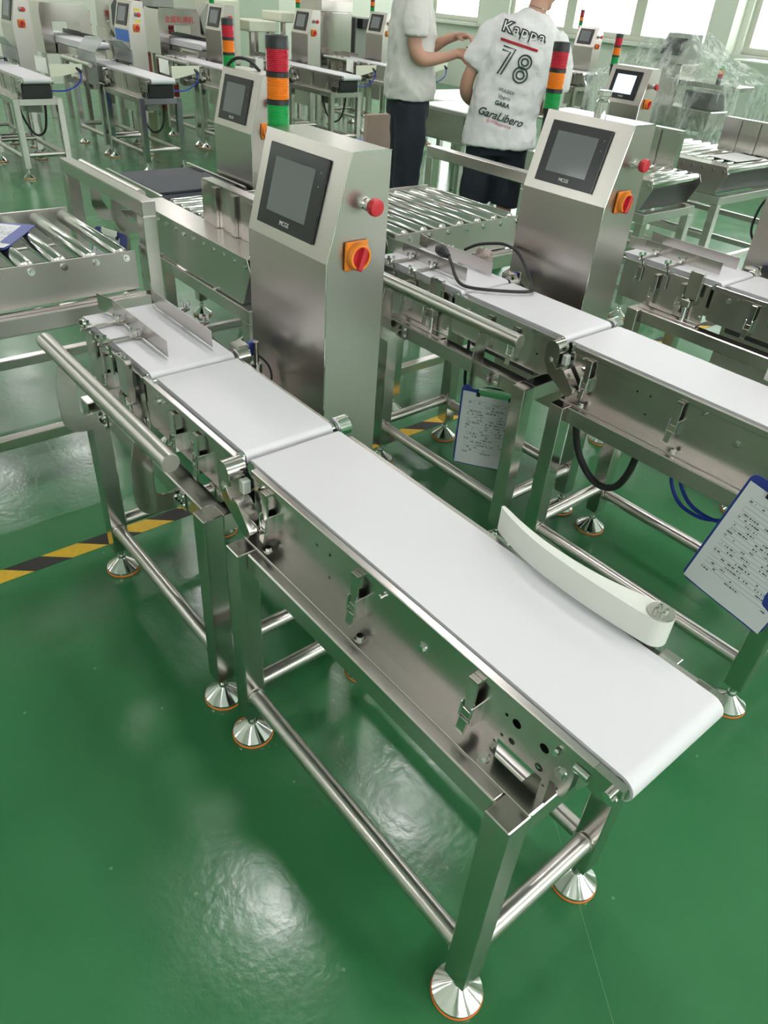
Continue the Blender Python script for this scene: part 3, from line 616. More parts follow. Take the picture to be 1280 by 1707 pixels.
BACK_T = []
for i, (dx, dy, w) in enumerate(BACK):
    a = copy_tree(OUT.o, (dx, dy, 0), 'back row outfeed conveyor ' + w, 'back row conveyors', TINY + ('sweep_arm', 'air_cylinder'), None, TREE)
    b = copy_tree(WEI.o, (dx, dy, 0), 'back row weighing conveyor ' + w, 'back row conveyors', TINY, None, TREE)
    c = copy_tree(CAB.o, (dx, dy, 0), 'back row control cabinet ' + w, 'back row cabinets', TINY, None, TREE)
    BACK_T.append((a, b, c))

# ------------------------------------------------------------------ extras on the back row
def kid(parent, org, name, mb, mat, label=None):
    o = link(name, mb.mesh(name, org), mat, parent)
    if label: o['label'] = label
    return o
for i, (dx, dy, w) in enumerate(BACK):
    a, b, c = BACK_T[i]; org = Vector(OUT.org)   # local frame of the outfeed conveyor
    kid(a, org, 'reject_chute', MB().prism([(0.36, 0.86), (0.64, 0.865), (0.63, 0.81), (0.42, 0.765), (0.36, 0.76)], 'x', -0.052, -0.048), 'cream_paint')
    kid(a, org, 'guard_plate', MB().prism([(0.27, 0.92), (0.36, 0.90), (0.36, 0.785), (0.27, 0.81)], 'x', -0.105, -0.100), 'plastic_white')
    kid(a, org, 'air_hose', MB().tube(smooth_path([(-0.045, 0.61, 0.83), (-0.03, 0.60, 0.74), (-0.02, 0.50, 0.68), (0.0, 0.38, 0.67), (0.02, 0.25, 0.69)], 5), 0.006, 6), 'blue_hose')
    kid(a, org, 'chute_fork', MB().cyl((-0.06, 0.585, 0.835), (-0.04, 0.625, 0.80), 0.014, 10), 'black_plastic')
    kid(a, org, 'end_box', MB().box((-0.10, 0.085, 0.625), (0.045, 0.318, 0.722), 0.002), 'black_plastic')
    kid(a, org, 'cable_loop', MB().tube(smooth_path([(-0.35, 0.12, 0.6), (-0.33, 0.16, 0.42), (-0.28, 0.22, 0.30), (-0.2, 0.28, 0.34), (-0.15, 0.3, 0.5), (-0.15, 0.3, 0.6)], 6), 0.010, 8), 'rubber')
    kid(a, org, 'valve_block', MB().box((-0.42, 0.2, 0.47), (-0.30, 0.32, 0.6), 0.004), 'grey_paint')
    if i < 2:
        worg = Vector(WEI.org)
        sec = [(0.0, 0.60), (0.0, 0.885), (0.09, 0.985), (0.29, 0.985), (0.375, 0.90), (0.375, 0.80)]
        inn = [(y + (0.003 if y < 0.2 else -0.003), z - (0.003 if z > 0.7 else 0)) for y, z in sec]
        kid(b, worg, 'guard_cover', MB().prism(sec + inn[::-1], 'x', -1.33, -0.895), 'acrylic', 'smoky clear guard cover over the weighing belt')
for z, mat, txt in ((1.0, 'blue_sign', None),):
    c = BACK_T[1][2]; org = Vector(CAB.org)
    kid(c, org, 'blue_plate', MB().box((KX0 + 0.02, KYB - 0.003, 0.955), (KX1 - 0.003, KYB - 0.0003, 1.055), 0.001), 'blue_sign', 'blue sign plate under the screen')
    for zz in (1.225, 1.135): kid(c, org, 'yellow_sticker', MB().box((KX1 + 0.0003, 0.51, zz - 0.012), (KX1 + 0.002, 0.57, zz + 0.012)), 'yellow_label')
# far row: machines along the back wall
def far_box(name, lo, hi, mat, label, cat, b=0.01, legs=True):
    x, y = (lo[0] + hi[0]) / 2, (lo[1] + hi[1]) / 2
    t = Thing(name, (x, y, 0), label, cat); t.part('body', MB().box(lo, hi, b), mat)
    if legs:
        for px in (lo[0] + 0.02, hi[0] - 0.07):
            for py in (lo[1] + 0.02, hi[1] - 0.07): t.part('leg', MB().box((px, py, 0), (px + 0.05, py + 0.05, lo[2]), 0.003), 'steel')
    return t
def tunnel(y0, y1, x, label):
    t = Thing('metal_detector', (x, (y0 + y1) / 2, 0), label, 'metal detector')
    m = MB().prism([(y0, 0.86), (y1, 0.86), (y1, 1.12), (y1 - 0.03, 1.17), (y0 + 0.02, 1.17), (y0, 1.12)], 'x', x - 0.22, x + 0.22)
    a = (y0 + 0.0, y1 - 0.13)
    t.part('head', MB().prism([(y0, 1.12), (y0 + 0.02, 1.19), (y1 - 0.04, 1.19), (y1, 1.12), (y1, 0.72), (y1 - 0.13, 0.72), (y1 - 0.13, 1.02), (y0 + 0.12, 1.02), (y0 + 0.12, 0.72), (y0, 0.72)], 'x', x - 0.2, x + 0.2), 'steel')
    t.part('conveyor_belt', MB().prism(stadium(x - 0.5, x + 1.0, 0.86, 0.03), 'y', y0 + 0.13, y1 - 0.14), 'belt_white', ang=50)
    t.part('bed', MB().box((x - 0.45, y0 + 0.13, 0.72), (x + 0.9, y1 - 0.14, 0.825), 0.005), 'steel')
    t.part('guide_strip', MB().box((x - 0.3, y1 - 0.15, 0.89), (x + 0.9, y1 - 0.14, 0.93), 0.002), 'black_plastic')
    for px in (x - 0.4, x + 0.8):
        for py in (y0 + 0.14, y1 - 0.2): t.part('leg', MB().box((px, py, 0), (px + 0.05, py + 0.05, 0.72), 0.003), 'steel')
    b = t.part('beacon', MB().cyl((x, y1 + 0.045, 1.0), (x, y1 + 0.045, 1.05), 0.03, 16), 'plastic_white')
    t.part('beacon_lens', MB().cyl((x, y1 + 0.045, 1.05), (x, y1 + 0.045, 1.125), 0.032, 16), 'lens_red', b)
    t.part('beacon_bracket', MB().box((x - 0.03, y1, 0.985), (x + 0.03, y1 + 0.075, 1.0), 0.002), 'steel', b)
    return t
tunnel(2.62, 3.17, -9.6, 'metal detector tunnel with red beacon, behind the far left cabinet')
t = tunnel(3.98, 4.52, -9.6, 'metal detector with lettered head panel and red beacon, below the dark red crates')
m = text_mesh('金属检测机', 0.075, 0.001); m.transform(Matrix.Translation((0.202, -0.0, 1.075)) @ Matrix.Rotation(R(90), 4, 'Z') @ Matrix.Rotation(R(90), 4, 'X')); m.update(); link('lettering', m, 'letter_red', t.o)
t.part('top_box', MB().box((-9.78, 3.95, 1.1905), (-9.45, 4.22, 1.30), 0.004), 'grey_paint')
t = far_box('inspection_unit', (-9.7, 3.34, 0.60), (-9.3, 3.60, 0.98), 'steel', 'steel inspection machine with octagonal window, left of the blue sign cabinet', 'machine')
t.part('viewing_hood', MB().prism([(3.33, 1.0), (3.38, 0.90), (3.48, 0.87), (3.60, 0.95), (3.60, 1.25), (3.53, 1.30), (3.42, 1.30), (3.34, 1.22)], 'x', -9.62, -9.25), 'steel')
t.part('window', MB().prism([(3.36, 1.02), (3.40, 0.98), (3.45, 1.0), (3.45, 1.22), (3.42, 1.26), (3.37, 1.2)], 'x', -9.25, -9.244), 'dark_metal')
for kx, wd in enumerate(('bottom crate', 'second crate from the floor', 'second crate from the top', 'topmost crate')):
    one('crate', MB().box((-10.75, 4.30, 0.001 + 0.31 * kx), (-10.3, 4.62, 0.31 + 0.31 * kx), 0.01), 'crate_red', 'dark red crate behind the lettered metal detector, ' + wd, 'crate', 'dark red crates')
t = far_box('inspection_machine', (-9.9, 4.72, 0.62), (-9.4, 5.08, 1.30), 'cream_paint', 'cream machine with slanted screen arm behind the back row', 'machine')
t.part('screen_arm', MB().prism([(4.55, 1.12), (4.66, 1.25), (4.715, 1.25), (4.70, 1.15), (4.60, 0.93)], 'x', -9.55, -9.45), 'grey_paint')
t.part('hood', MB().prism([(4.72, 0.9), (4.64, 0.84), (4.64, 0.70), (4.72, 0.66)], 'x', -9.8, -9.4), 'steel')
far_box('white_machine', (-9.9, 5.22, 0.98), (-9.4, 5.62, 1.10), 'cream_paint', 'low cream machine cover left of the nearest tower light top', 'machine')
far_box('white_machine', (-9.9, 5.70, 1.09), (-9.4, 6.05, 1.20), 'cream_paint', 'taller cream machine cover behind the nearest tower light top', 'machine')
t = far_box('x_ray_machine', (-9.60, 6.08, 0.45), (-9.05, 6.58, 1.25), 'steel', 'tall steel inspection machine with tilted screen, between two back row cabinets', 'machine')
t.part('screen_head', MB().prism([(-9.05, 1.2505), (-9.05, 1.36), (-9.25, 1.62), (-9.60, 1.62), (-9.60, 1.2505)], 'y', 6.08, 6.58), 'cabinet_steel')
t.part('screen', MB().box((-0.01, 6.11, -0.12), (0.01, 6.36, 0.12), 0.003, Matrix.Translation((-9.14, 0, 1.50)) @ Matrix.Rotation(R(-37), 4, 'Y')), 'screen_bezel')
t = far_box('dark_printer', (-9.5, 6.68, 0.62), (-9.1, 6.94, 1.20), 'grey_paint', 'grey boxed printer unit beside the tall inspection machine', 'machine')
t.part('dark_tray', MB().box((-9.1, 6.70, 1.08), (-8.98, 6.92, 1.19), 0.005), 'black_plastic')
far_box('wall_cupboard', (-12.4, 6.2, 0.0), (-11.8, 7.2, 2.4), 'pale_green', 'tall pale green cupboard against the back wall', 'cupboard', legs=False)
far_box('storage_cabinet', (-5.1, 9.3, 0.0), (-3.2, 9.9, 1.13), 'pale_green', 'low pale green cabinet at the right edge under the windows', 'cabinet', legs=False)

# ------------------------------------------------------------------ roller tables and roller lines
def roller_table(org, length, n, label):
    ox, oy = org; t = Thing('roller_table', (ox - 0.3, oy - length / 2, 0), label, 'roller table')
    for xa, nm in ((0.0, 'near'), (-0.645, 'far')):
        t.part('side_plate', MB().box((ox + xa - 0.0015, oy - length, 0.645), (ox + xa + 0.0015, oy, 0.78), 0.0008), 'steel_sheet')
        sg = 1 if xa == 0 else -1
        t.part('plate_flange', MB().box((ox + xa + min(0.0016 * sg, 0.034 * sg), oy - length, 0.6352), (ox + xa + max(0.0016 * sg, 0.034 * sg), oy, 0.6385), 0.0008), 'steel_x')
        x0 = ox + xa - 0.025 + 0.028 * sg
        t.part('beam', MB().box((x0, oy - length, 0.575), (x0 + 0.05, oy + 0.02, 0.635), 0.003), 'steel_x')
        for yb in (oy - 0.06, oy - length / 2, oy - length + 0.06): t.inst('bolt', HEXUP, 'chrome', (ox + xa + 0.02 * sg, yb, 0.6385))
        for yl in (oy + 0.0205, oy - length + 0.0):
            zt = 0.90 if yl > oy else 0.575
            l = leg(t, x0, yl if yl > oy else yl + 0.001, LG, 0.085, zt)
    for yl in (oy - length + 0.001,): 
        for z in (0.585,): t.part('cross_beam', MB().box((ox - 0.645, yl, z - 0.01), (ox, yl + 0.05, z + 0.04), 0.003), 'steel_x')
    t.part('rail_bar', MB().box((ox - 0.70, oy + 0.0205, 0.9005), (ox + 0.055, oy + 0.0705, 0.95), 0.003), 'steel_x')
    for xa in (-0.65, 0.005): t.part('stretcher', MB().box((ox + xa - 0.02, oy - length + 0.052, 0.16), (ox + xa + 0.02, oy + 0.02, 0.20), 0.003), 'steel_x')
    for i in range(n):
        y = oy - 0.035 - 0.107 * i
        if y < oy - length + 0.03: break
        r = t.part('roller', MB().lathe([(0.006, 0), (0.024, 0.012), (0.0265, 0.02), (0.0265, 0.98), (0.024, 0.988), (0.006, 1)], (ox - 0.605, y, 0.757), (0.575, 0, 0), 22), 'roller_chrome')
        t.part('axle', MB().cyl((ox - 0.655, y, 0.757), (ox + 0.012, y, 0.757), 0.006, 8), 'chrome', r)
        t.part('axle_bolt', MB().cyl((ox + 0.0015, y, 0.757), (ox + 0.006, y, 0.757), 0.0115, 10), 'chrome', r)
    return t
T0 = roller_table((-2.25, 0.465), 1.5, 14, 'roller table with bright rollers at the left edge, behind the nearest infeed belt')
T1 = roller_table((-1.98, 2.19), 0.76, 7, 'roller table in front of the two people, behind the second infeed belt')
def roller_line(x1, y0, y1, length, label, wall=None, n=None, belt=None):
    """conveyor frame along X ending at x1 with rollers across it; wall = (xa, xb, y, z1) channel guard standing on its near side plate"""
    x0 = x1 - length; t = Thing('roller_conveyor', ((x0 + x1) / 2, (y0 + y1) / 2, 0), label, 'roller conveyor')
    t.part('side_panel', MB().prism([(x0, 0.62), (x0, 0.79), (x1 - 0.02, 0.79), (x1, 0.75), (x1 - 0.06, 0.62)], 'y', y0, y0 + 0.003), 'steel_x')
    t.part('side_panel', MB().prism([(x0, 0.62), (x0, 0.79), (x1 - 0.02, 0.79), (x1, 0.75), (x1 - 0.06, 0.62)], 'y', y1 - 0.003, y1), 'steel_x')
    t.part('top_flange', MB().box((x0, y0 + 0.0035, 0.787), (x1 - 0.02, y0 + 0.12, 0.79), 0.0008), 'steel_x')
    t.part('end_plate', MB().box((x1 - 0.075, y0 + 0.004, 0.62), (x1 - 0.07, y1 - 0.004, 0.73), 0.001), 'dark_metal')
    for ya in (y0 - 0.012, y1 - 0.038): t.part('beam', MB().box((x0, ya, 0.565), (x1, ya + 0.05, 0.615), 0.003), 'steel_x')
    t.part('end_beam', MB().box((x1 - 0.05, y0 + 0.04, 0.565), (x1, y1 - 0.04, 0.6148), 0.003), 'steel_x')
    for xa in (x0, x1 - LG):
        for ya in (y0 - 0.012, y1 - 0.038): leg(t, xa, ya, LG, 0.085, 0.565)
    for z in (0.16, 0.34):
        for ya in (y0 + 0.0, y1 - 0.026): t.part('stretcher', MB().box((x0 + LG, ya, z), (x1 - LG, ya + 0.03, z + 0.035), 0.003), 'steel_x')
    for xa in (x0 + 0.01, x1 - 0.04): t.part('stretcher', MB().box((xa, y0 + 0.04, 0.16), (xa + 0.03, y1 - 0.04, 0.195), 0.003), 'steel_x')
    k = 0; x = x1 - 0.035
    while x > x0 + 0.03:
        if not (belt and belt[0] - 0.02 < x < belt[1] + 0.02):
            r = t.part('roller', MB().lathe([(0.006, 0), (0.022, 0.01), (0.024, 0.02), (0.024, 0.98), (0.022, 0.99), (0.006, 1)], (x, y0 + (0.13 if x < x1 - 0.08 else 0.01), 0.772), (0, y1 - y0 - (0.14 if x < x1 - 0.08 else 0.02), 0), 20), 'roller_chrome')
            if x < x1 - 0.02: t.part('axle_bolt', MB().cyl((x, y0 - 0.004, 0.762), (x, y0, 0.762), 0.009, 8), 'chrome', r)
        x -= 0.075
    for xb in (x0 + 0.2, x1 - 0.25): t.inst('bolt', HEXUP, 'chrome', (xb, y0 - 0.006, 0.615))
    if wall:
        xa, xb, yw, z1 = wall
        w = t.part('channel_wall', MB().box((xa, yw, 0.7905), (xb, yw + 0.0025, z1), 0.0008), 'steel')
        t.part('channel_lip', MB().box((xa, yw + 0.0028, z1 - 0.003), (xb, yw + 0.05, z1), 0.0008), 'steel_x', w)
        t.part('channel_end', MB().box((xb - 0.0025, yw + 0.0028, 0.7905), (xb, yw + 0.05, z1 - 0.0032), 0.0006), 'steel', w)
        for q in range(3): t.part('channel_rib', MB().box((xa + 0.10 + 0.14 * q, yw - 0.012, 0.7905), (xa + 0.13 + 0.14 * q, yw - 0.0003, z1 - 0.01), 0.001), 'steel', w)
    return t
roller_line(-1.93, 0.735, 1.36, 0.92, 'roller conveyor with a tall channel guard, left of the largest cabinet', (-2.46, -1.95, 0.845, 0.945))
roller_line(-2.12, 3.45, 3.96, 0.95, 'roller conveyor right of the second cabinet, under a boxed channel wall', (-2.70, -2.30, 3.90, 1.0))
roller_line(-2.17, 4.36, 5.20, 1.0, 'wide roller conveyor with a printed sheet on it, at the right edge', (-2.62, -2.19, 4.97, 1.00))
# black belt conveyor behind the left roller table
t = Thing('belt_conveyor', (-3.2, 1.1, 0), 'conveyor with a black mat belt, behind the left roller table', 'conveyor')
t.part('belt', MB().prism(stadium(-3.46, -2.93, 0.752, 0.018), 'y', 0.885, 1.285), 'belt_black', ang=50)
t.part('rubber_mat', MB().box((-3.25, 0.89, 0.7705), (-2.96, 1.28, 0.782), 0.002), 'belt_black')
for ya in (0.868, 1.287): t.part('side_rail', MB().box((-3.48, ya, 0.70), (-2.90, ya + 0.015, 0.785), 0.002), 'steel_x')
for xa in (-3.45, -2.97):
    for ya in (0.86, 1.26): leg(t, xa, ya, LG, 0.085, 0.70)
for ya in (0.862, 1.262): t.part('beam', MB().box((-3.4, ya, 0.62), (-2.97, ya + 0.046, 0.66), 0.003), 'steel_x')
b = t.part('push_bar', MB().cyl((-3.32, 0.70, 0.845), (-2.70, 0.70, 0.845), 0.021, 22), 'steel_tube')
for xa in (-3.2, -2.98): t.part('hook_plate', MB().prism([(0.862, 0.66), (0.862, 0.62), (0.76, 0.62), (0.70, 0.64), (0.675, 0.70), (0.68, 0.825), (0.72, 0.825), (0.72, 0.72), (0.75, 0.67)], 'x', xa, xa + 0.005), 'steel', b)
# second run beyond the people
t = far_box('steel_hopper_table', (-5.2, 4.35, 0.52), (-4.55, 4.95, 0.75), 'steel', 'boxed steel table between the two people', 'table')
t.part('white_top', MB().box((-5.18, 4.37, 0.7505), (-4.58, 4.93, 0.765), 0.003), 'plastic_white')
t.part('dark_front', MB().box((-4.55, 4.40, 0.57), (-4.545, 4.9, 0.71), 0.001), 'dark_metal')
far_box('sheet_table', (-6.2, 5.0, 0.68), (-5.5, 5.9, 0.72), 'plastic_white', 'low white topped table seen between the two people', 'table')
t = far_box('blue_bin', (-5.05, 3.45, 0.0), (-4.72, 3.78, 0.50), 'blue_plastic', 'dark blue plastic bin left of the person in dark trousers', 'bin', 0.03, False)
t.part('rim', MB().box((-5.07, 3.43, 0.5005), (-4.70, 3.80, 0.53), 0.008), 'blue_plastic')
one('cardboard_panel', MB().box((-4.62, 3.34, 0.0), (-4.58, 3.72, 0.78), 0.004), 'cardboard', 'brownish board standing beside the blue bin', 'board')

# ------------------------------------------------------------------ people
def remesh(mb, voxel, smooth=2, disp=None):
    me = mb.mesh('body'); o = bpy.data.objects.new('tmp', me); COL.objects.link(o)
    m = o.modifiers.new('r', 'REMESH'); m.mode = 'VOXEL'; m.voxel_size = voxel; m.use_smooth_shade = True
    if smooth: s = o.modifiers.new('s', 'SMOOTH'); s.factor = 0.5; s.iterations = smooth
    if disp:
        tx = bpy.data.textures.new('folds', 'CLOUDS'); tx.noise_scale = disp[0]; tx.noise_depth = 2
        d = o.modifiers.new('d', 'DISPLACE'); d.texture = tx; d.strength = disp[1]; d.mid_level = 0.5; d.texture_coords = 'LOCAL'
        s = o.modifiers.new('s2', 'SMOOTH'); s.factor = 0.5; s.iterations = 2
    dg = bpy.context.evaluated_depsgraph_get(); dg.update(); out = bpy.data.meshes.new_from_object(o.evaluated_get(dg))
    bpy.data.objects.remove(o); out.polygons.foreach_set('use_smooth', [True] * len(out.polygons)); out.materials.clear(); return out
def loft(mb, rings, n=28, e=2.3, bend=None):
    vs = []; fs = []
    for cx, cy, z, rx, ry in rings:
        for k in range(n):
            t = 2 * math.pi * k / n; c, s_ = math.cos(t), math.sin(t)
            p = Vector((cx + rx * math.copysign(abs(c) ** (2 / e), c), cy + ry * math.copysign(abs(s_) ** (2 / e), s_), z)); vs.append(bend(p) if bend else p)
    for i in range(len(rings) - 1):
        for k in range(n): fs.append((i * n + k, i * n + (k + 1) % n, (i + 1) * n + (k + 1) % n, (i + 1) * n + k))
    fs.append(tuple(range(n - 1, -1, -1))); fs.append(tuple(range((len(rings) - 1) * n, len(rings) * n)))
    mb.add(vs, fs)
def limb(mb, pts, rad, n=16, bend=None):
    P = smooth_path(pts, 5); Q = smooth_path([(r, 0, 0) for r in rad], 5)
    if bend: P = [bend(p) for p in P]
    mb.tube(P, [q.x for q in Q], n)
def hand(mb, w, d, up, curl=0.5, bend=None):
    """five-fingered hand at wrist w pointing along d, back of the hand towards up"""
    w = Vector(w); d = Vector(d).normalized(); up = Vector(up); up = (up - d * up.dot(d)).normalized(); sd = d.cross(up)
    B = bend or (lambda p: p)
    for k in (-1, -0.33, 0.33, 1): mb.tube([B(w + d * 0.005 + sd * k * 0.017), B(w + d * 0.05 + sd * k * 0.027), B(w + d * 0.088 + sd * k * 0.029)], [0.018, 0.0165, 0.0125], 10)
    for k, ln in ((-1, 0.058), (-0.33, 0.072), (0.33, 0.078), (1, 0.070)):
        a = w + d * 0.085 + sd * k * 0.029; q = [a]; v = d.copy()
        for j in range(3):
            c = curl * (0.55 + 0.5 * j); v = (d * math.cos(c) - up * math.sin(c)).normalized(); q.append(q[-1] + v * ln * (0.42, 0.33, 0.25)[j])
        mb.tube([B(p) for p in q], [0.0095, 0.009, 0.0083, 0.0065], 9)
    a = w + d * 0.03 + sd * 0.024; v = (d * 0.6 + sd * 0.6 - up * 0.5).normalized()
    mb.tube([B(a), B(a + v * 0.035), B(a + v * 0.058 + d * 0.012), B(a + v * 0.068 + d * 0.03)], [0.014, 0.0115, 0.0095, 0.0075], 9)
def head(mb, c, yaw, bend=None):
    c = Vector(c); M = Matrix.Translation(c) @ Matrix.Rotation(yaw, 4, 'Z'); B = bend or (lambda p: p)
    rings = [(0.015, -0.115, 0.045, 0.04), (0.012, -0.095, 0.058, 0.062), (0.006, -0.06, 0.068, 0.08), (0.0, -0.02, 0.073, 0.092), (-0.004, 0.03, 0.077, 0.098), (-0.006, 0.07, 0.073, 0.092), (-0.006, 0.10, 0.055, 0.07), (-0.006, 0.118, 0.025, 0.035)]
    n = 24; vs = []; fs = []
    for cy, z, rx, ry in rings:
        for k in range(n): t = 2 * math.pi * k / n; vs.append(B(M @ Vector((rx * math.cos(t), cy + ry * math.sin(t), z))))
    for i in range(len(rings) - 1):
        for k in range(n): fs.append((i * n + k, i * n + (k + 1) % n, (i + 1) * n + (k + 1) % n, (i + 1) * n + k))
    fs.append(tuple(range(n - 1, -1, -1))); fs.append(tuple(range((len(rings) - 1) * n, len(rings) * n))); mb.add(vs, fs)
    T = lambda *p: B(M @ Vector(p))
    mb.tube([T(0, 0.085, 0.015), T(0, 0.105, -0.018), T(0, 0.112, -0.036), T(0, 0.09, -0.044)], [0.008, 0.012, 0.016, 0.011], 8)   # nose
    mb.tube([T(-0.022, 0.078, -0.068), T(0, 0.088, -0.066), T(0.022, 0.078, -0.068)], [0.006, 0.010, 0.006], 8)                      # lips
    mb.tube([T(0, 0.06, -0.10), T(0, 0.078, -0.098)], [0.03, 0.018], 8)
    for s in (-1, 1):
        mb.tube([T(s * 0.072, -0.012, -0.035), T(s * 0.082, -0.018, -0.01), T(s * 0.084, -0.022, 0.018), T(s * 0.074, -0.006, 0.024)], [0.010, 0.012, 0.013, 0.008], 8)   # ears
        mb.tube([T(s * 0.015, 0.083, 0.022), T(s * 0.045, 0.076, 0.024)], [0.010, 0.008], 8)                                           # brow
    return M
def person(name, loc, rotz, label, shirt, trousers, shirt_mat, arms, bend, head_yaw, hair_len=0.0):
    root = link('person', None, loc=loc, rot=(0, 0, rotz)); tag(root, label, 'person')
    b = MB(); B = bend
    loft(b, [(0, 0, 0.86, 0.13, 0.085), (0, 0, 0.95, 0.13, 0.085), (0, 0, 1.08, 0.12, 0.08), (0, 0, 1.25, 0.145, 0.09), (0, -0.005, 1.37, 0.15, 0.08), (0, -0.01, 1.43, 0.10, 0.06), (0, -0.01, 1.46, 0.065, 0.06)], bend=B)
    limb(b, [(0, -0.012, 1.42), (0, -0.005, 1.49), (0, 0.005, 1.56)], [0.068, 0.058, 0.058], bend=B)
    Mh = head(b, (0, 0.015, 1.625), head_yaw, B)
    for s in (-1, 1):
        limb(b, [(s * 0.09, 0, 0.90), (s * 0.10, 0.01, 0.70), (s * 0.105, 0.015, 0.48), (s * 0.105, -0.01, 0.33), (s * 0.105, -0.015, 0.09)], [0.070, 0.068, 0.056, 0.054, 0.038])
        limb(b, [(s * 0.105, -0.05, 0.045), (s * 0.11, 0.03, 0.05), (s * 0.12, 0.14, 0.032)], [0.035, 0.04, 0.03])
        a = arms[s]
        limb(b, a['pts'], [0.045, 0.046, 0.042, 0.043, 0.03, 0.026], bend=B); hand(b, a['pts'][-1], a['dir'], a['up'], a['curl'], B)
    link('body', remesh(b, 0.0065, 2), 'skin', root)
    for s in (-1, 1):
        e = MB().lathe([(0.0001, -1), (0.007, -0.7), (0.0095, 0), (0.007, 0.7), (0.0001, 1)], B(Mh @ Vector((s * 0.03, 0.079, 0.0))), (0, 0, 0.009), 12); link('eye', e.mesh('eye'), 'letter_black', root)
    h = MB(); n = 24
    for cy, z, rx, ry in [(-0.03, -0.05, 0.074, 0.066), (-0.028, -0.01, 0.080, 0.085), (-0.018, 0.04, 0.084, 0.10), (-0.012, 0.075, 0.080, 0.100), (-0.008, 0.108, 0.062, 0.078), (-0.008, 0.130, 0.028, 0.036)]:
        pass
    rings = [(-0.035, -0.055, 0.072, 0.062), (-0.03, -0.01, 0.080, 0.080), (-0.016, 0.04, 0.084, 0.098), (-0.010, 0.075, 0.081, 0.102), (-0.008, 0.108, 0.063, 0.080), (-0.008, 0.131, 0.03, 0.038)]
    vs = []; fs = []
    for cy, z, rx, ry in rings:
        for k in range(n): t = 2 * math.pi * k / n; vs.append(B(Mh @ Vector((rx * math.cos(t), cy + ry * math.sin(t), z))))
    for i in range(len(rings) - 1):
        for k in range(n): fs.append((i * n + k, i * n + (k + 1) % n, (i + 1) * n + (k + 1) % n, (i + 1) * n + k))
    fs.append(tuple(range(n - 1, -1, -1))); fs.append(tuple(range((len(rings) - 1) * n, len(rings) * n))); h.add(vs, fs); link('hair', remesh(h, 0.008, 1), 'hair', root)
    m = MB(); loft(m, shirt['rings'], bend=B)
    for s in (-1, 1): limb(m, shirt['sleeve'][s][0], shirt['sleeve'][s][1], 18, B)
    sh = link('shirt', remesh(m, 0.011, 2, (0.085, 0.034)), shirt_mat, root)
    m = MB(); loft(m, trousers['hip'])
    for s in (-1, 1): limb(m, [(s * q[0], q[1], q[2]) for q in trousers['leg'][0]], trousers['leg'][1], 18)
    link('trousers', remesh(m, 0.011, 2, (0.12, 0.030)), 'navy_cloth', root)
    for s in (-1, 1):
        m = MB(); limb(m, [(s * 0.105, -0.065, 0.05), (s * 0.11, 0.03, 0.055), (s * 0.12, 0.16, 0.042)], [0.048, 0.052, 0.042]); m.box((s * 0.112 - 0.05, -0.105, 0.0), (s * 0.112 + 0.05, 0.20, 0.022), 0.01)
        link('shoe', remesh(m, 0.008, 2), 'shoe', root)
    return root, sh
def lean(ang, z0=0.88, z1=1.2, st=1.07):
    def f(p):
        p = p.copy()
        if p.z > z0: p.z = z0 + (p.z - z0) * st
        t = min(1, max(0, (p.z - z0) / (z1 - z0))); a = ang * t; d = p.z - z0
        c = Vector((0, 0, z0)); q = p - c
        if p.z <= z0: return p.copy()
        return c + Vector((q.x * math.cos(a) + q.z * math.sin(a), q.y, -q.x * math.sin(a) + q.z * math.cos(a)))
    return f
armsR = {-1: dict(pts=[(-0.17, -0.01, 1.40), (-0.235, -0.01, 1.28), (-0.275, -0.015, 1.12), (-0.27, 0.03, 1.02), (-0.22, 0.17, 0.96), (-0.20, 0.25, 0.95)], dir=(0.2, 1, 0.05), up=(0, 0, 1), curl=0.6),
         1: dict(pts=[(0.17, -0.01, 1.40), (0.235, -0.01, 1.28), (0.275, -0.015, 1.12), (0.27, 0.03, 1.02), (0.22, 0.17, 0.98), (0.18, 0.25, 0.98)], dir=(-0.2, 1, 0.05), up=(0, 0, 1), curl=0.6)}
shirtR = dict(rings=[(0, 0, 0.755, 0.245, 0.165), (0, 0, 0.80, 0.243, 0.163), (0, 0, 0.95, 0.228, 0.150), (0, -0.005, 1.10, 0.228, 0.148), (0, -0.012, 1.25, 0.238, 0.148), (0, -0.015, 1.34, 0.232, 0.135), (0, -0.015, 1.41, 0.195, 0.110), (0, -0.012, 1.455, 0.12, 0.085), (0, -0.008, 1.485, 0.078, 0.072)],
              sleeve={s: ([(s * 0.13, -0.01, 1.385), (s * 0.215, -0.01, 1.30), (s * 0.255, -0.01, 1.21), (s * 0.275, -0.005, 1.14)], [0.085, 0.092, 0.088, 0.086]) for s in (-1, 1)})
trR = dict(hip=[(0, 0, 0.70, 0.185, 0.13), (0, 0, 0.80, 0.185, 0.13), (0, 0, 0.93, 0.165, 0.115), (0, 0, 0.98, 0.155, 0.105)], leg=([(0.092, 0, 0.82), (0.105, 0.01, 0.64), (0.112, 0.012, 0.38)], [0.108, 0.110, 0.104]))
LR = lean(R(11))
PR, shR = person('person', (-3.42, 3.55, 0), R(41), 'person in white printed T-shirt and dark shorts seen from behind', shirtR, trR, 'shirt_cloth', armsR, LR, R(-70))
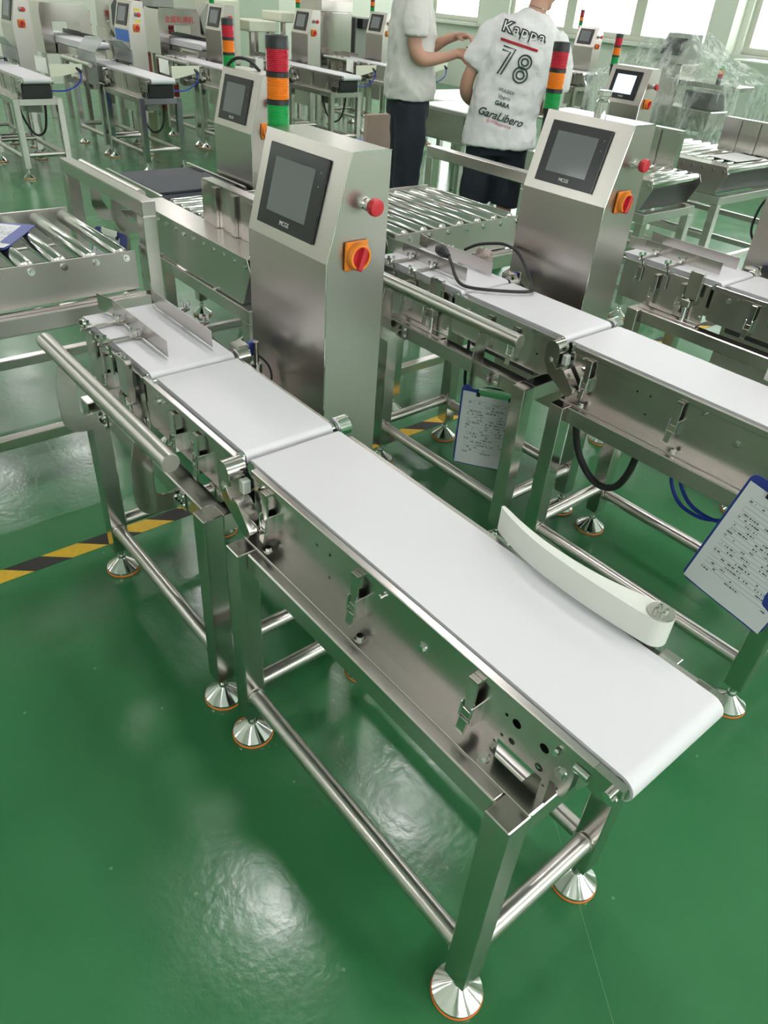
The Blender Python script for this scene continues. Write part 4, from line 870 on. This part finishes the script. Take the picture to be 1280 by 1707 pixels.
armsL = {1: dict(pts=[(0.165, -0.01, 1.41), (0.215, -0.02, 1.30), (0.235, -0.02, 1.20), (0.225, 0.03, 1.135), (0.15, 0.18, 1.145), (0.10, 0.265, 1.165)], dir=(-0.25, 1, 0.0), up=(0.5, 0, 0.8), curl=0.7),
         -1: dict(pts=[(-0.165, -0.01, 1.41), (-0.21, 0.0, 1.28), (-0.22, 0.05, 1.17), (-0.19, 0.12, 1.15), (-0.09, 0.22, 1.22), (-0.03, 0.28, 1.25)], dir=(0.7, 0.75, 0.1), up=(-0.2, 0, 0.9), curl=0.8)}
shirtL = dict(rings=[(0, 0, 0.895, 0.200, 0.162), (0, 0, 0.95, 0.200, 0.160), (0, 0, 1.10, 0.195, 0.150), (0, -0.005, 1.25, 0.205, 0.145), (0, -0.012, 1.35, 0.205, 0.132), (0, -0.015, 1.42, 0.175, 0.108), (0, -0.012, 1.465, 0.11, 0.085), (0, -0.008, 1.495, 0.072, 0.07)],
              sleeve={1: ([(0.13, -0.01, 1.40), (0.20, -0.02, 1.33), (0.23, -0.02, 1.28), (0.236, -0.02, 1.245)], [0.08, 0.078, 0.074, 0.074]), -1: ([(-0.13, -0.01, 1.40), (-0.20, 0.0, 1.32), (-0.22, 0.01, 1.27), (-0.225, 0.02, 1.235)], [0.08, 0.078, 0.074, 0.074])})
trL = dict(hip=[(0, 0, 0.80, 0.175, 0.135), (0, 0, 0.92, 0.165, 0.13), (0, 0, 1.0, 0.155, 0.115)], leg=([(0.085, 0, 0.88), (0.095, 0.01, 0.68), (0.10, 0.01, 0.46), (0.105, -0.01, 0.25), (0.108, -0.015, 0.075)], [0.105, 0.105, 0.09, 0.085, 0.08]))
PL, shL = person('person', (-4.05, 3.27, 0), R(-32), 'person in plain pale T-shirt and long dark trousers holding a phone', shirtL, trL, 'shirt_grey', armsL, lambda p: p.copy(), R(-5))
PL.scale = (1.07, 1.07, 1.07)
# phone and pen held by the left person
Mw = Matrix.Translation((-4.05, 3.27, 0)) @ Matrix.Rotation(R(-32), 4, 'Z') @ Matrix.Scale(1.07, 4)
ph = one('phone', MB().box((-0.075, -0.038, -0.004), (0.075, 0.038, 0.004), 0.003, Matrix.Rotation(R(20), 4, 'Z')), 'black_plastic', 'dark phone in the hands of the person in long trousers', 'phone', org=(0, 0, 0))
ph.matrix_world = Mw @ Matrix.Translation((0.075, 0.40, 1.205)) @ Matrix.Rotation(R(8), 4, 'X')
# print on the back of the shirt, laid onto the cloth
def print_on(sh, me, mat, x, z, tilt=0.0, ybase=-0.6, layer=0):
    bvh = BVHTree.FromPolygons([v.co for v in sh.data.vertices], [tuple(p.vertices) for p in sh.data.polygons])
    ct, st = math.cos(tilt), math.sin(tilt)
    for v in me.vertices:
        px = x + v.co.x * ct - v.co.y * st; pz = z + v.co.x * st + v.co.y * ct
        hit = bvh.ray_cast(Vector((px, ybase, pz)), Vector((0, 1, 0)))
        yy = hit[0].y if hit[0] is not None else -0.15
        v.co = (px, yy - 0.0065 - 0.002 * layer, pz)
    me.update(); o = link('shirt_print', me, mat, sh); return o
def dense(me, cuts=0.012):
    bm = bmesh.new(); bm.from_mesh(me); bmesh.ops.triangulate(bm, faces=bm.faces)
    for _ in range(4):
        e = [e for e in bm.edges if e.calc_length() > cuts]
        if not e: break
        bmesh.ops.subdivide_edges(bm, edges=e, cuts=1); bmesh.ops.triangulate(bm, faces=bm.faces)
    bm.to_mesh(me); bm.free(); return me
def stroke(paths, w):
    """flat ribbon lettering from poly-lines"""
    mb = MB()
    for pth in paths:
        P = [Vector((a, b, 0)) for a, b in pth]; L_ = []; R_ = []
        closed = (P[0] - P[-1]).length < 1e-6
        for i, p in enumerate(P):
            if closed: d = (P[(i + 1) % (len(P) - 1)] - P[i - 1 if i > 0 else -2])
            else: d = P[min(i + 1, len(P) - 1)] - P[max(i - 1, 0)]
            d.normalize(); nn = Vector((-d.y, d.x, 0)); L_.append(p + nn * w / 2); R_.append(p - nn * w / 2)
        n = len(P); mb.add(L_ + R_, [(i, i + 1, n + i + 1, n + i) for i in range(n - 1)])
    return mb.mesh('stroke', smooth=False)
SX, TL = 0.045, R(-11)
def at(x, z):   # position on the back in the untilted shirt frame
    p = LR(Vector((x, 0, z))); return p.x, p.z
def put(me, mat, x, z, layer=0): a, b = at(x, z); print_on(shR, me, mat, a, b, TL, layer=layer)
def wide(txt, size, ex, off, sx, sp):
    cu_me = text_mesh(txt, size, ex, 0.0, off, sp); cu_me.transform(Matrix.Diagonal((sx, 1, 1, 1))); return dense(cu_me)
put(wide('Kappa', 0.078, 0.0, 0.0065, 1.22, 1.18), 'letter_black', -0.035, 1.375)
put(wide('Kappa', 0.078, 0.0, -0.0005, 1.22, 1.18), 'letter_white', -0.035, 1.375, 1)
bar = MB().box((-0.12, -0.007, -0.0002), (0.12, 0.007, 0.0), 0); put(dense(bar.mesh('bar', smooth=False)), 'letter_red', -0.04, 1.312)
seven = [[(-0.046, 0.075), (0.034, 0.075), (-0.012, -0.075)], [(-0.046, 0.055), (0.008, 0.055), (-0.034, -0.075)]]
put(dense(stroke(seven, 0.009)), 'letter_green', -0.085, 1.215)
def ell(cx, cy, rx, ry): return [(cx + rx * math.cos(2 * math.pi * k / 28), cy + ry * math.sin(2 * math.pi * k / 28)) for k in range(29)]
put(dense(stroke([ell(0.004, 0.038, 0.040, 0.038), ell(0.0, -0.034, 0.044, 0.042), ell(0.004, 0.038, 0.021, 0.019), ell(0.0, -0.034, 0.024, 0.021)], 0.009)), 'letter_green', 0.022, 1.205)
put(dense(text_mesh('VRAIBER', 0.028, 0.0)), 'letter_green', -0.015, 1.075)
put(dense(text_mesh('libero', 0.034, 0.0)), 'letter_green', -0.015, 1.042)
put(dense(text_mesh('GARA', 0.036, 0.0, 0.0, 0.0012)), 'letter_green', -0.015, 1.005)
put(dense(text_mesh('GaraLibero', 0.066, 0.0, 0.35, 0.001)), 'letter_green', -0.01, 0.938)
put(dense(text_mesh('@1978kappaclub', 0.024, 0.0)), 'letter_red', -0.01, 0.902)
# thin neck chain
cp = [LR(Vector((0.082 * math.cos(a), -0.008 + 0.077 * math.sin(a), 1.497 - 0.006 * math.sin(a)))) for a in [2 * math.pi * k / 40 for k in range(41)]]
link('neck_chain', MB().tube(cp, 0.0022, 6).mesh('neck_chain'), 'chrome', PR)

# ------------------------------------------------------------------ clipboards, papers
def clipboard(M, w, h, label, clip=True, printed=True):
    """board in the local XY plane: top edge at y = 0, hanging towards -y, face +z"""
    o = tag(link('clipboard', None), label, 'clipboard'); o.matrix_world = M
    rr = 0.02; poly = []
    for cx, cy, a0 in ((w / 2 - rr, -rr, 0), (-w / 2 + rr, -rr, 90), (-w / 2 + rr, -h + rr, 180), (w / 2 - rr, -h + rr, 270)): poly += arc(cx, cy, rr, a0, a0 + 90, 5)
    link('board', MB().prism(poly, 'z', -0.003, 0.0).mesh('board'), 'blue_plastic', o)
    nx, ny = 6, 10; vs = []; fs = []; x0, x1, y0, y1 = -w / 2 + 0.006, w / 2 - 0.004, -h + 0.006, -0.022
    for j in range(ny + 1):
        for i in range(nx + 1):
            u, v = i / nx, j / ny; lift = 0.0015 + 0.010 * max(0, 0.22 - v) * (0.4 + u) ** 2 + 0.002 * math.sin(u * 5)
            vs.append((x0 + (x1 - x0) * u, y0 + (y1 - y0) * v, lift))
    for j in range(ny):
        for i in range(nx): a = j * (nx + 1) + i; fs.append((a, a + 1, a + nx + 2, a + nx + 1))
    me = bpy.data.meshes.new('paper'); me.from_pydata(vs, [], fs); uvl = me.uv_layers.new(name='UVMap')
    for lp in me.loops: p = vs[lp.vertex_index]; uvl.data[lp.index].uv = ((p[0] - x0) / (x1 - x0), (p[1] - y0) / (y1 - y0))
    me.polygons.foreach_set('use_smooth', [True] * len(me.polygons)); link('paper', me, 'printed_paper' if printed else 'plain_paper', o)
    if clip:
        c = link('clip', MB().prism([(-0.008, 0.001), (-0.030, 0.004), (-0.030, 0.006), (-0.010, 0.010), (0.004, 0.009), (0.006, 0.001)], 'x', -w * 0.24, w * 0.24).mesh('clip'), 'chrome', o)
        for s in (-1, 1): link('clip_pad', MB().box((s * w * 0.24 - 0.006, -0.034, 0.003), (s * w * 0.24 + 0.006, -0.018, 0.009), 0.001).mesh('clip_pad'), 'black_plastic', c)
    return o
def basis(org, xdir, ydir):
    x = Vector(xdir).normalized(); y = Vector(ydir); y = (y - x * y.dot(x)).normalized(); z = x.cross(y); o = Vector(org)
    return Matrix(((x.x, y.x, z.x, o.x), (x.y, y.y, z.y, o.y), (x.z, y.z, z.z, o.z), (0, 0, 0, 1)))
clipboard(basis((-1.135, 1.185, 0.525), (0.82, 0.57, 0.0), (0.0, -0.06, 1)), 0.225, 0.315, 'blue clipboard with a printed form hanging from the second weighing stand')
clipboard(basis((-0.122, 1.075, 0.705), (1, 0.0, -0.17), (0.135, 0.10, 1)), 0.235, 0.345, 'large blue clipboard with a printed form cut off by the right edge', clip=True)
clipboard(basis((-3.08, 0.70, 0.615), (0.95, 0.3, 0), (0, 0.35, 1)), 0.215, 0.20, 'small clipboard hanging below the black mat conveyor')
pm = basis((-2.62, 0.07, 0.7795), (0.75, 0.66, 0), (-0.66, 0.75, 0.0))
clipboard(basis((-2.73, 0.18, 0.7880), (0.60, 0.80, 0), (-0.8, 0.60, 0.0)), 0.225, 0.31, 'clipboard lying on the rollers at the left edge', clip=False)
one('paper_sheet', MB().prism([(-2.46, 4.60), (-2.25, 4.58), (-2.24, 4.92), (-2.45, 4.94)], 'z', 0.7968, 0.799), 'plain_paper', 'white paper lying on the wide roller conveyor at the right edge', 'paper')

# ------------------------------------------------------------------ leads, hoses, small fittings
t = Thing('power_lead', (-1.35, 1.4, 0.782), 'black power lead with plug lying on the second infeed belt', 'cable')
pth = smooth_path([(-1.500, 1.262, 0.852), (-1.465, 1.245, 0.838), (-1.425, 1.228, 0.812), (-1.385, 1.224, 0.795), (-1.33, 1.248, 0.794), (-1.26, 1.325, 0.794), (-1.228, 1.385, 0.794), (-1.250, 1.425, 0.796), (-1.33, 1.480, 0.82), (-1.42, 1.525, 0.85), (-1.50, 1.545, 0.855), (-1.56, 1.535, 0.845), (-1.61, 1.515, 0.83), (-1.66, 1.505, 0.80)], 6)
t.part('cord', MB().tube(pth, 0.0055, 10), 'rubber')
p = t.part('plug', MB().tube([(-1.500, 1.262, 0.852), (-1.520, 1.268, 0.8545), (-1.545, 1.276, 0.856), (-1.570, 1.284, 0.856)], [0.008, 0.015, 0.0215, 0.019], 12), 'black_plastic')
for s in (-1, 1): t.part('plug_pin', MB().box((-0.011, -0.001, -0.004), (0.011, 0.001, 0.004), 0.0005, Matrix.Translation((-1.579, 1.2865 + s * 0.009, 0.856)) @ Matrix.Rotation(R(-18), 4, 'Z')), 'chrome', p)
oorg = Vector(OUT.org) + Vector(D1)
kid(o1, oorg, 'cable_loop', MB().tube(smooth_path([(-0.845, 1.25, 0.59), (-0.85, 1.26, 0.50), (-0.815, 1.27, 0.40), (-0.74, 1.27, 0.345), (-0.67, 1.27, 0.365), (-0.63, 1.26, 0.46), (-0.62, 1.25, 0.59)], 7), 0.011, 12), 'rubber', 'thick black cable loop')
kid(o1, oorg, 'air_hose', MB().tube(smooth_path([(-0.47, 1.20, 0.59), (-0.475, 1.20, 0.53), (-0.435, 1.20, 0.475), (-0.38, 1.20, 0.462), (-0.33, 1.20, 0.475), (-0.26, 1.20, 0.52), (-0.22, 1.21, 0.59)], 7), 0.0052, 10), 'blue_hose')
kid(o1, oorg, 'air_hose', MB().tube(smooth_path([(-0.445, 1.19, 0.59), (-0.445, 1.19, 0.545), (-0.41, 1.19, 0.50), (-0.36, 1.19, 0.482), (-0.30, 1.19, 0.49), (-0.24, 1.20, 0.53), (-0.21, 1.21, 0.59)], 7), 0.0052, 10), 'blue_hose')
kid(o1, oorg, 'air_hose', MB().tube(smooth_path([(-0.43, 1.21, 0.59), (-0.42, 1.21, 0.555), (-0.40, 1.21, 0.545), (-0.385, 1.21, 0.56), (-0.38, 1.21, 0.59)], 6), 0.0052, 10), 'blue_hose')
worg = Vector(WEI.org) + Vector(D1)
kid(w1, worg, 'hanging_lead', MB().tube(smooth_path([(-1.43, 1.35, 0.60), (-1.45, 1.37, 0.50), (-1.46, 1.39, 0.36), (-1.44, 1.41, 0.25), (-1.42, 1.43, 0.20)], 6), 0.006, 8), 'rubber')
vs = []; fs = []; nu, nv = 20, 12
for j in range(nv + 1):
    for i in range(nu):
        a, b = 2 * math.pi * i / nu, math.pi * j / nv; d = Vector((math.cos(a) * math.sin(b), math.sin(a) * math.sin(b), math.cos(b)))
        k_ = 1 + 0.45 * noise.noise(d * 3.1) + 0.2 * noise.noise(d * 9); vs.append(Vector((-1.498 + d.x * 0.038 * k_, 1.438 + d.y * 0.022 * k_, max(0.7845, 0.820 + d.z * 0.034 * k_))))
for j in range(nv):
    for i in range(nu): fs.append((j * nu + i, j * nu + (i + 1) % nu, (j + 1) * nu + (i + 1) % nu, (j + 1) * nu + i))
plain('bag_film', (0.62, 0.50, 0.46), 0.25, Transmission_Weight=0.3)
one('plastic_bag', MB().add(vs, fs), 'bag_film', 'small crumpled pinkish plastic bag behind the second infeed guide', 'bag')
# chrome post on the second cabinet
cx, cy = -1.245 - 0.056, 0.555 + 1.117
KZP = KZT + 0.0005
t = Thing('chrome_post', (cx, cy, KZP), 'small chrome post standing on top of the second cabinet', 'post')
t.part('stem', MB().lathe([(0.021, 0), (0.021, 0.6), (0.015, 0.72), (0.015, 0.85)], (cx, cy, KZP), (0, 0, 0.065), 24), 'chrome')
t.part('cap', MB().lathe([(0.015, 0), (0.022, 0.1), (0.022, 0.8), (0.018, 1)], (cx, cy, KZP + 0.0553), (0, 0, 0.016), 24), 'chrome')
# trailing cable of the cabinet behind the nearest one
aorg = Vector(CAB.org) + Vector((-1.81, 0.888, -0.06))
kid(ca, aorg, 'trailing_cable', MB().tube(smooth_path([(-3.02, 1.46, 1.236), (-3.10, 1.45, 1.27), (-3.19, 1.43, 1.265), (-3.255, 1.41, 1.20), (-3.27, 1.38, 1.05), (-3.275, 1.36, 0.9), (-3.25, 1.35, 0.80)], 7), 0.007, 8), 'rubber')

# ------------------------------------------------------------------ film-wrapped machine by the windows
WX, WY = -4.55, 7.35
t = Thing('wrapped_machine', (WX, WY, 0), 'machine wrapped in clear plastic film by the windows', 'machine')
t.part('column', MB().box((WX - 0.18, WY - 0.12, 0.10), (WX + 0.12, WY + 0.2, 1.13), 0.01), 'cabinet_steel')
t.part('screen_head', MB().prism([(WY - 0.16, 1.1305), (WY - 0.16, 1.16), (WY - 0.02, 1.38), (WY + 0.16, 1.38), (WY + 0.16, 1.1305)], 'x', WX - 0.18, WX + 0.10), 'grey_paint')
t.part('screen', MB().box((-0.11, -0.085, 0), (0.11, 0.085, 0.008), 0.002, Matrix.Translation((WX - 0.04, WY - 0.095, 1.27)) @ Matrix.Rotation(R(57.5), 4, 'X')), 'screen_bezel')
t.part('bed', MB().box((WX - 0.5, WY - 0.45, 0.62), (WX + 0.75, WY - 0.13, 0.80), 0.01), 'steel')
t.part('top_plate', MB().box((WX + 0.125, WY - 0.1, 0.96), (WX + 0.75, WY + 0.25, 1.0), 0.005), 'steel')
t.part('side_box', MB().box((WX + 0.40, WY - 0.42, 0.805), (WX + 0.70, WY - 0.12, 0.95), 0.01), 'dark_metal')
b = t.part('tower_light', MB().cyl((WX + 0.46, WY + 0.05, 1.0005), (WX + 0.46, WY + 0.05, 1.05), 0.024, 14), 'black_plastic')
for z, mm in ((1.05, 'lens_red'), (1.085, 'lens_orange'), (1.12, 'lens_green')): t.part('lens', MB().cyl((WX + 0.46, WY + 0.05, z), (WX + 0.46, WY + 0.05, z + 0.034), 0.026, 14), mm, b)
for px in (WX - 0.48, WX + 0.68):
    for py in (WY - 0.44, WY - 0.2): t.part('leg', MB().box((px, py, 0), (px + 0.05, py + 0.05, 0.62), 0.003), 'steel')
# film: a tent over the machine, pulled from the head down to the corners
def film():
    top = [(WX - 0.2, WY - 0.20, 1.41), (WX + 0.13, WY - 0.20, 1.41), (WX + 0.13, WY + 0.22, 1.41), (WX - 0.2, WY + 0.22, 1.41)]
    mid = [(WX - 0.75, WY - 0.50, 0.98), (WX + 0.80, WY - 0.50, 1.03), (WX + 0.95, WY + 0.35, 1.05), (WX - 0.75, WY + 0.35, 1.0)]
    bot = [(WX - 0.62, WY - 0.56, 0.45), (WX + 0.86, WY - 0.56, 0.42), (WX + 0.88, WY + 0.36, 0.45), (WX - 0.62, WY + 0.36, 0.45)]
    def ring(r, n=16):
        out = []
        for i in range(4):
            a, b = Vector(r[i]), Vector(r[(i + 1) % 4])
            out += [a.lerp(b, k / n) for k in range(n)]
        return out
    R0, R1, R2 = ring(top), ring(mid), ring(bot); n = len(R0); rows = [[sum(R0, Vector()) / n + Vector((0, 0, 0.012))] * 0]
    rows = []
    for k in range(13): t_ = k / 12; rows.append([a.lerp(b, t_) - Vector((0, 0, 0.05 * math.sin(math.pi * t_))) for a, b in zip(R0, R1)])
    for k in range(1, 11): t_ = k / 10; rows.append([a.lerp(b, t_) for a, b in zip(R1, R2)])
    vs = [p + Vector(noise.noise_vector(p * 6)) * 0.028 + Vector(noise.noise_vector(p * 17)) * 0.012 for row in rows for p in row]; m = MB()
    fs = [(i * n + k, i * n + (k + 1) % n, (i + 1) * n + (k + 1) % n, (i + 1) * n + k) for i in range(len(rows) - 1) for k in range(n)]
    fs.append(tuple(range(n))); m.add(vs, fs); return m
t.part('plastic_film', film(), 'film', label='crinkled clear plastic film', ang=30)
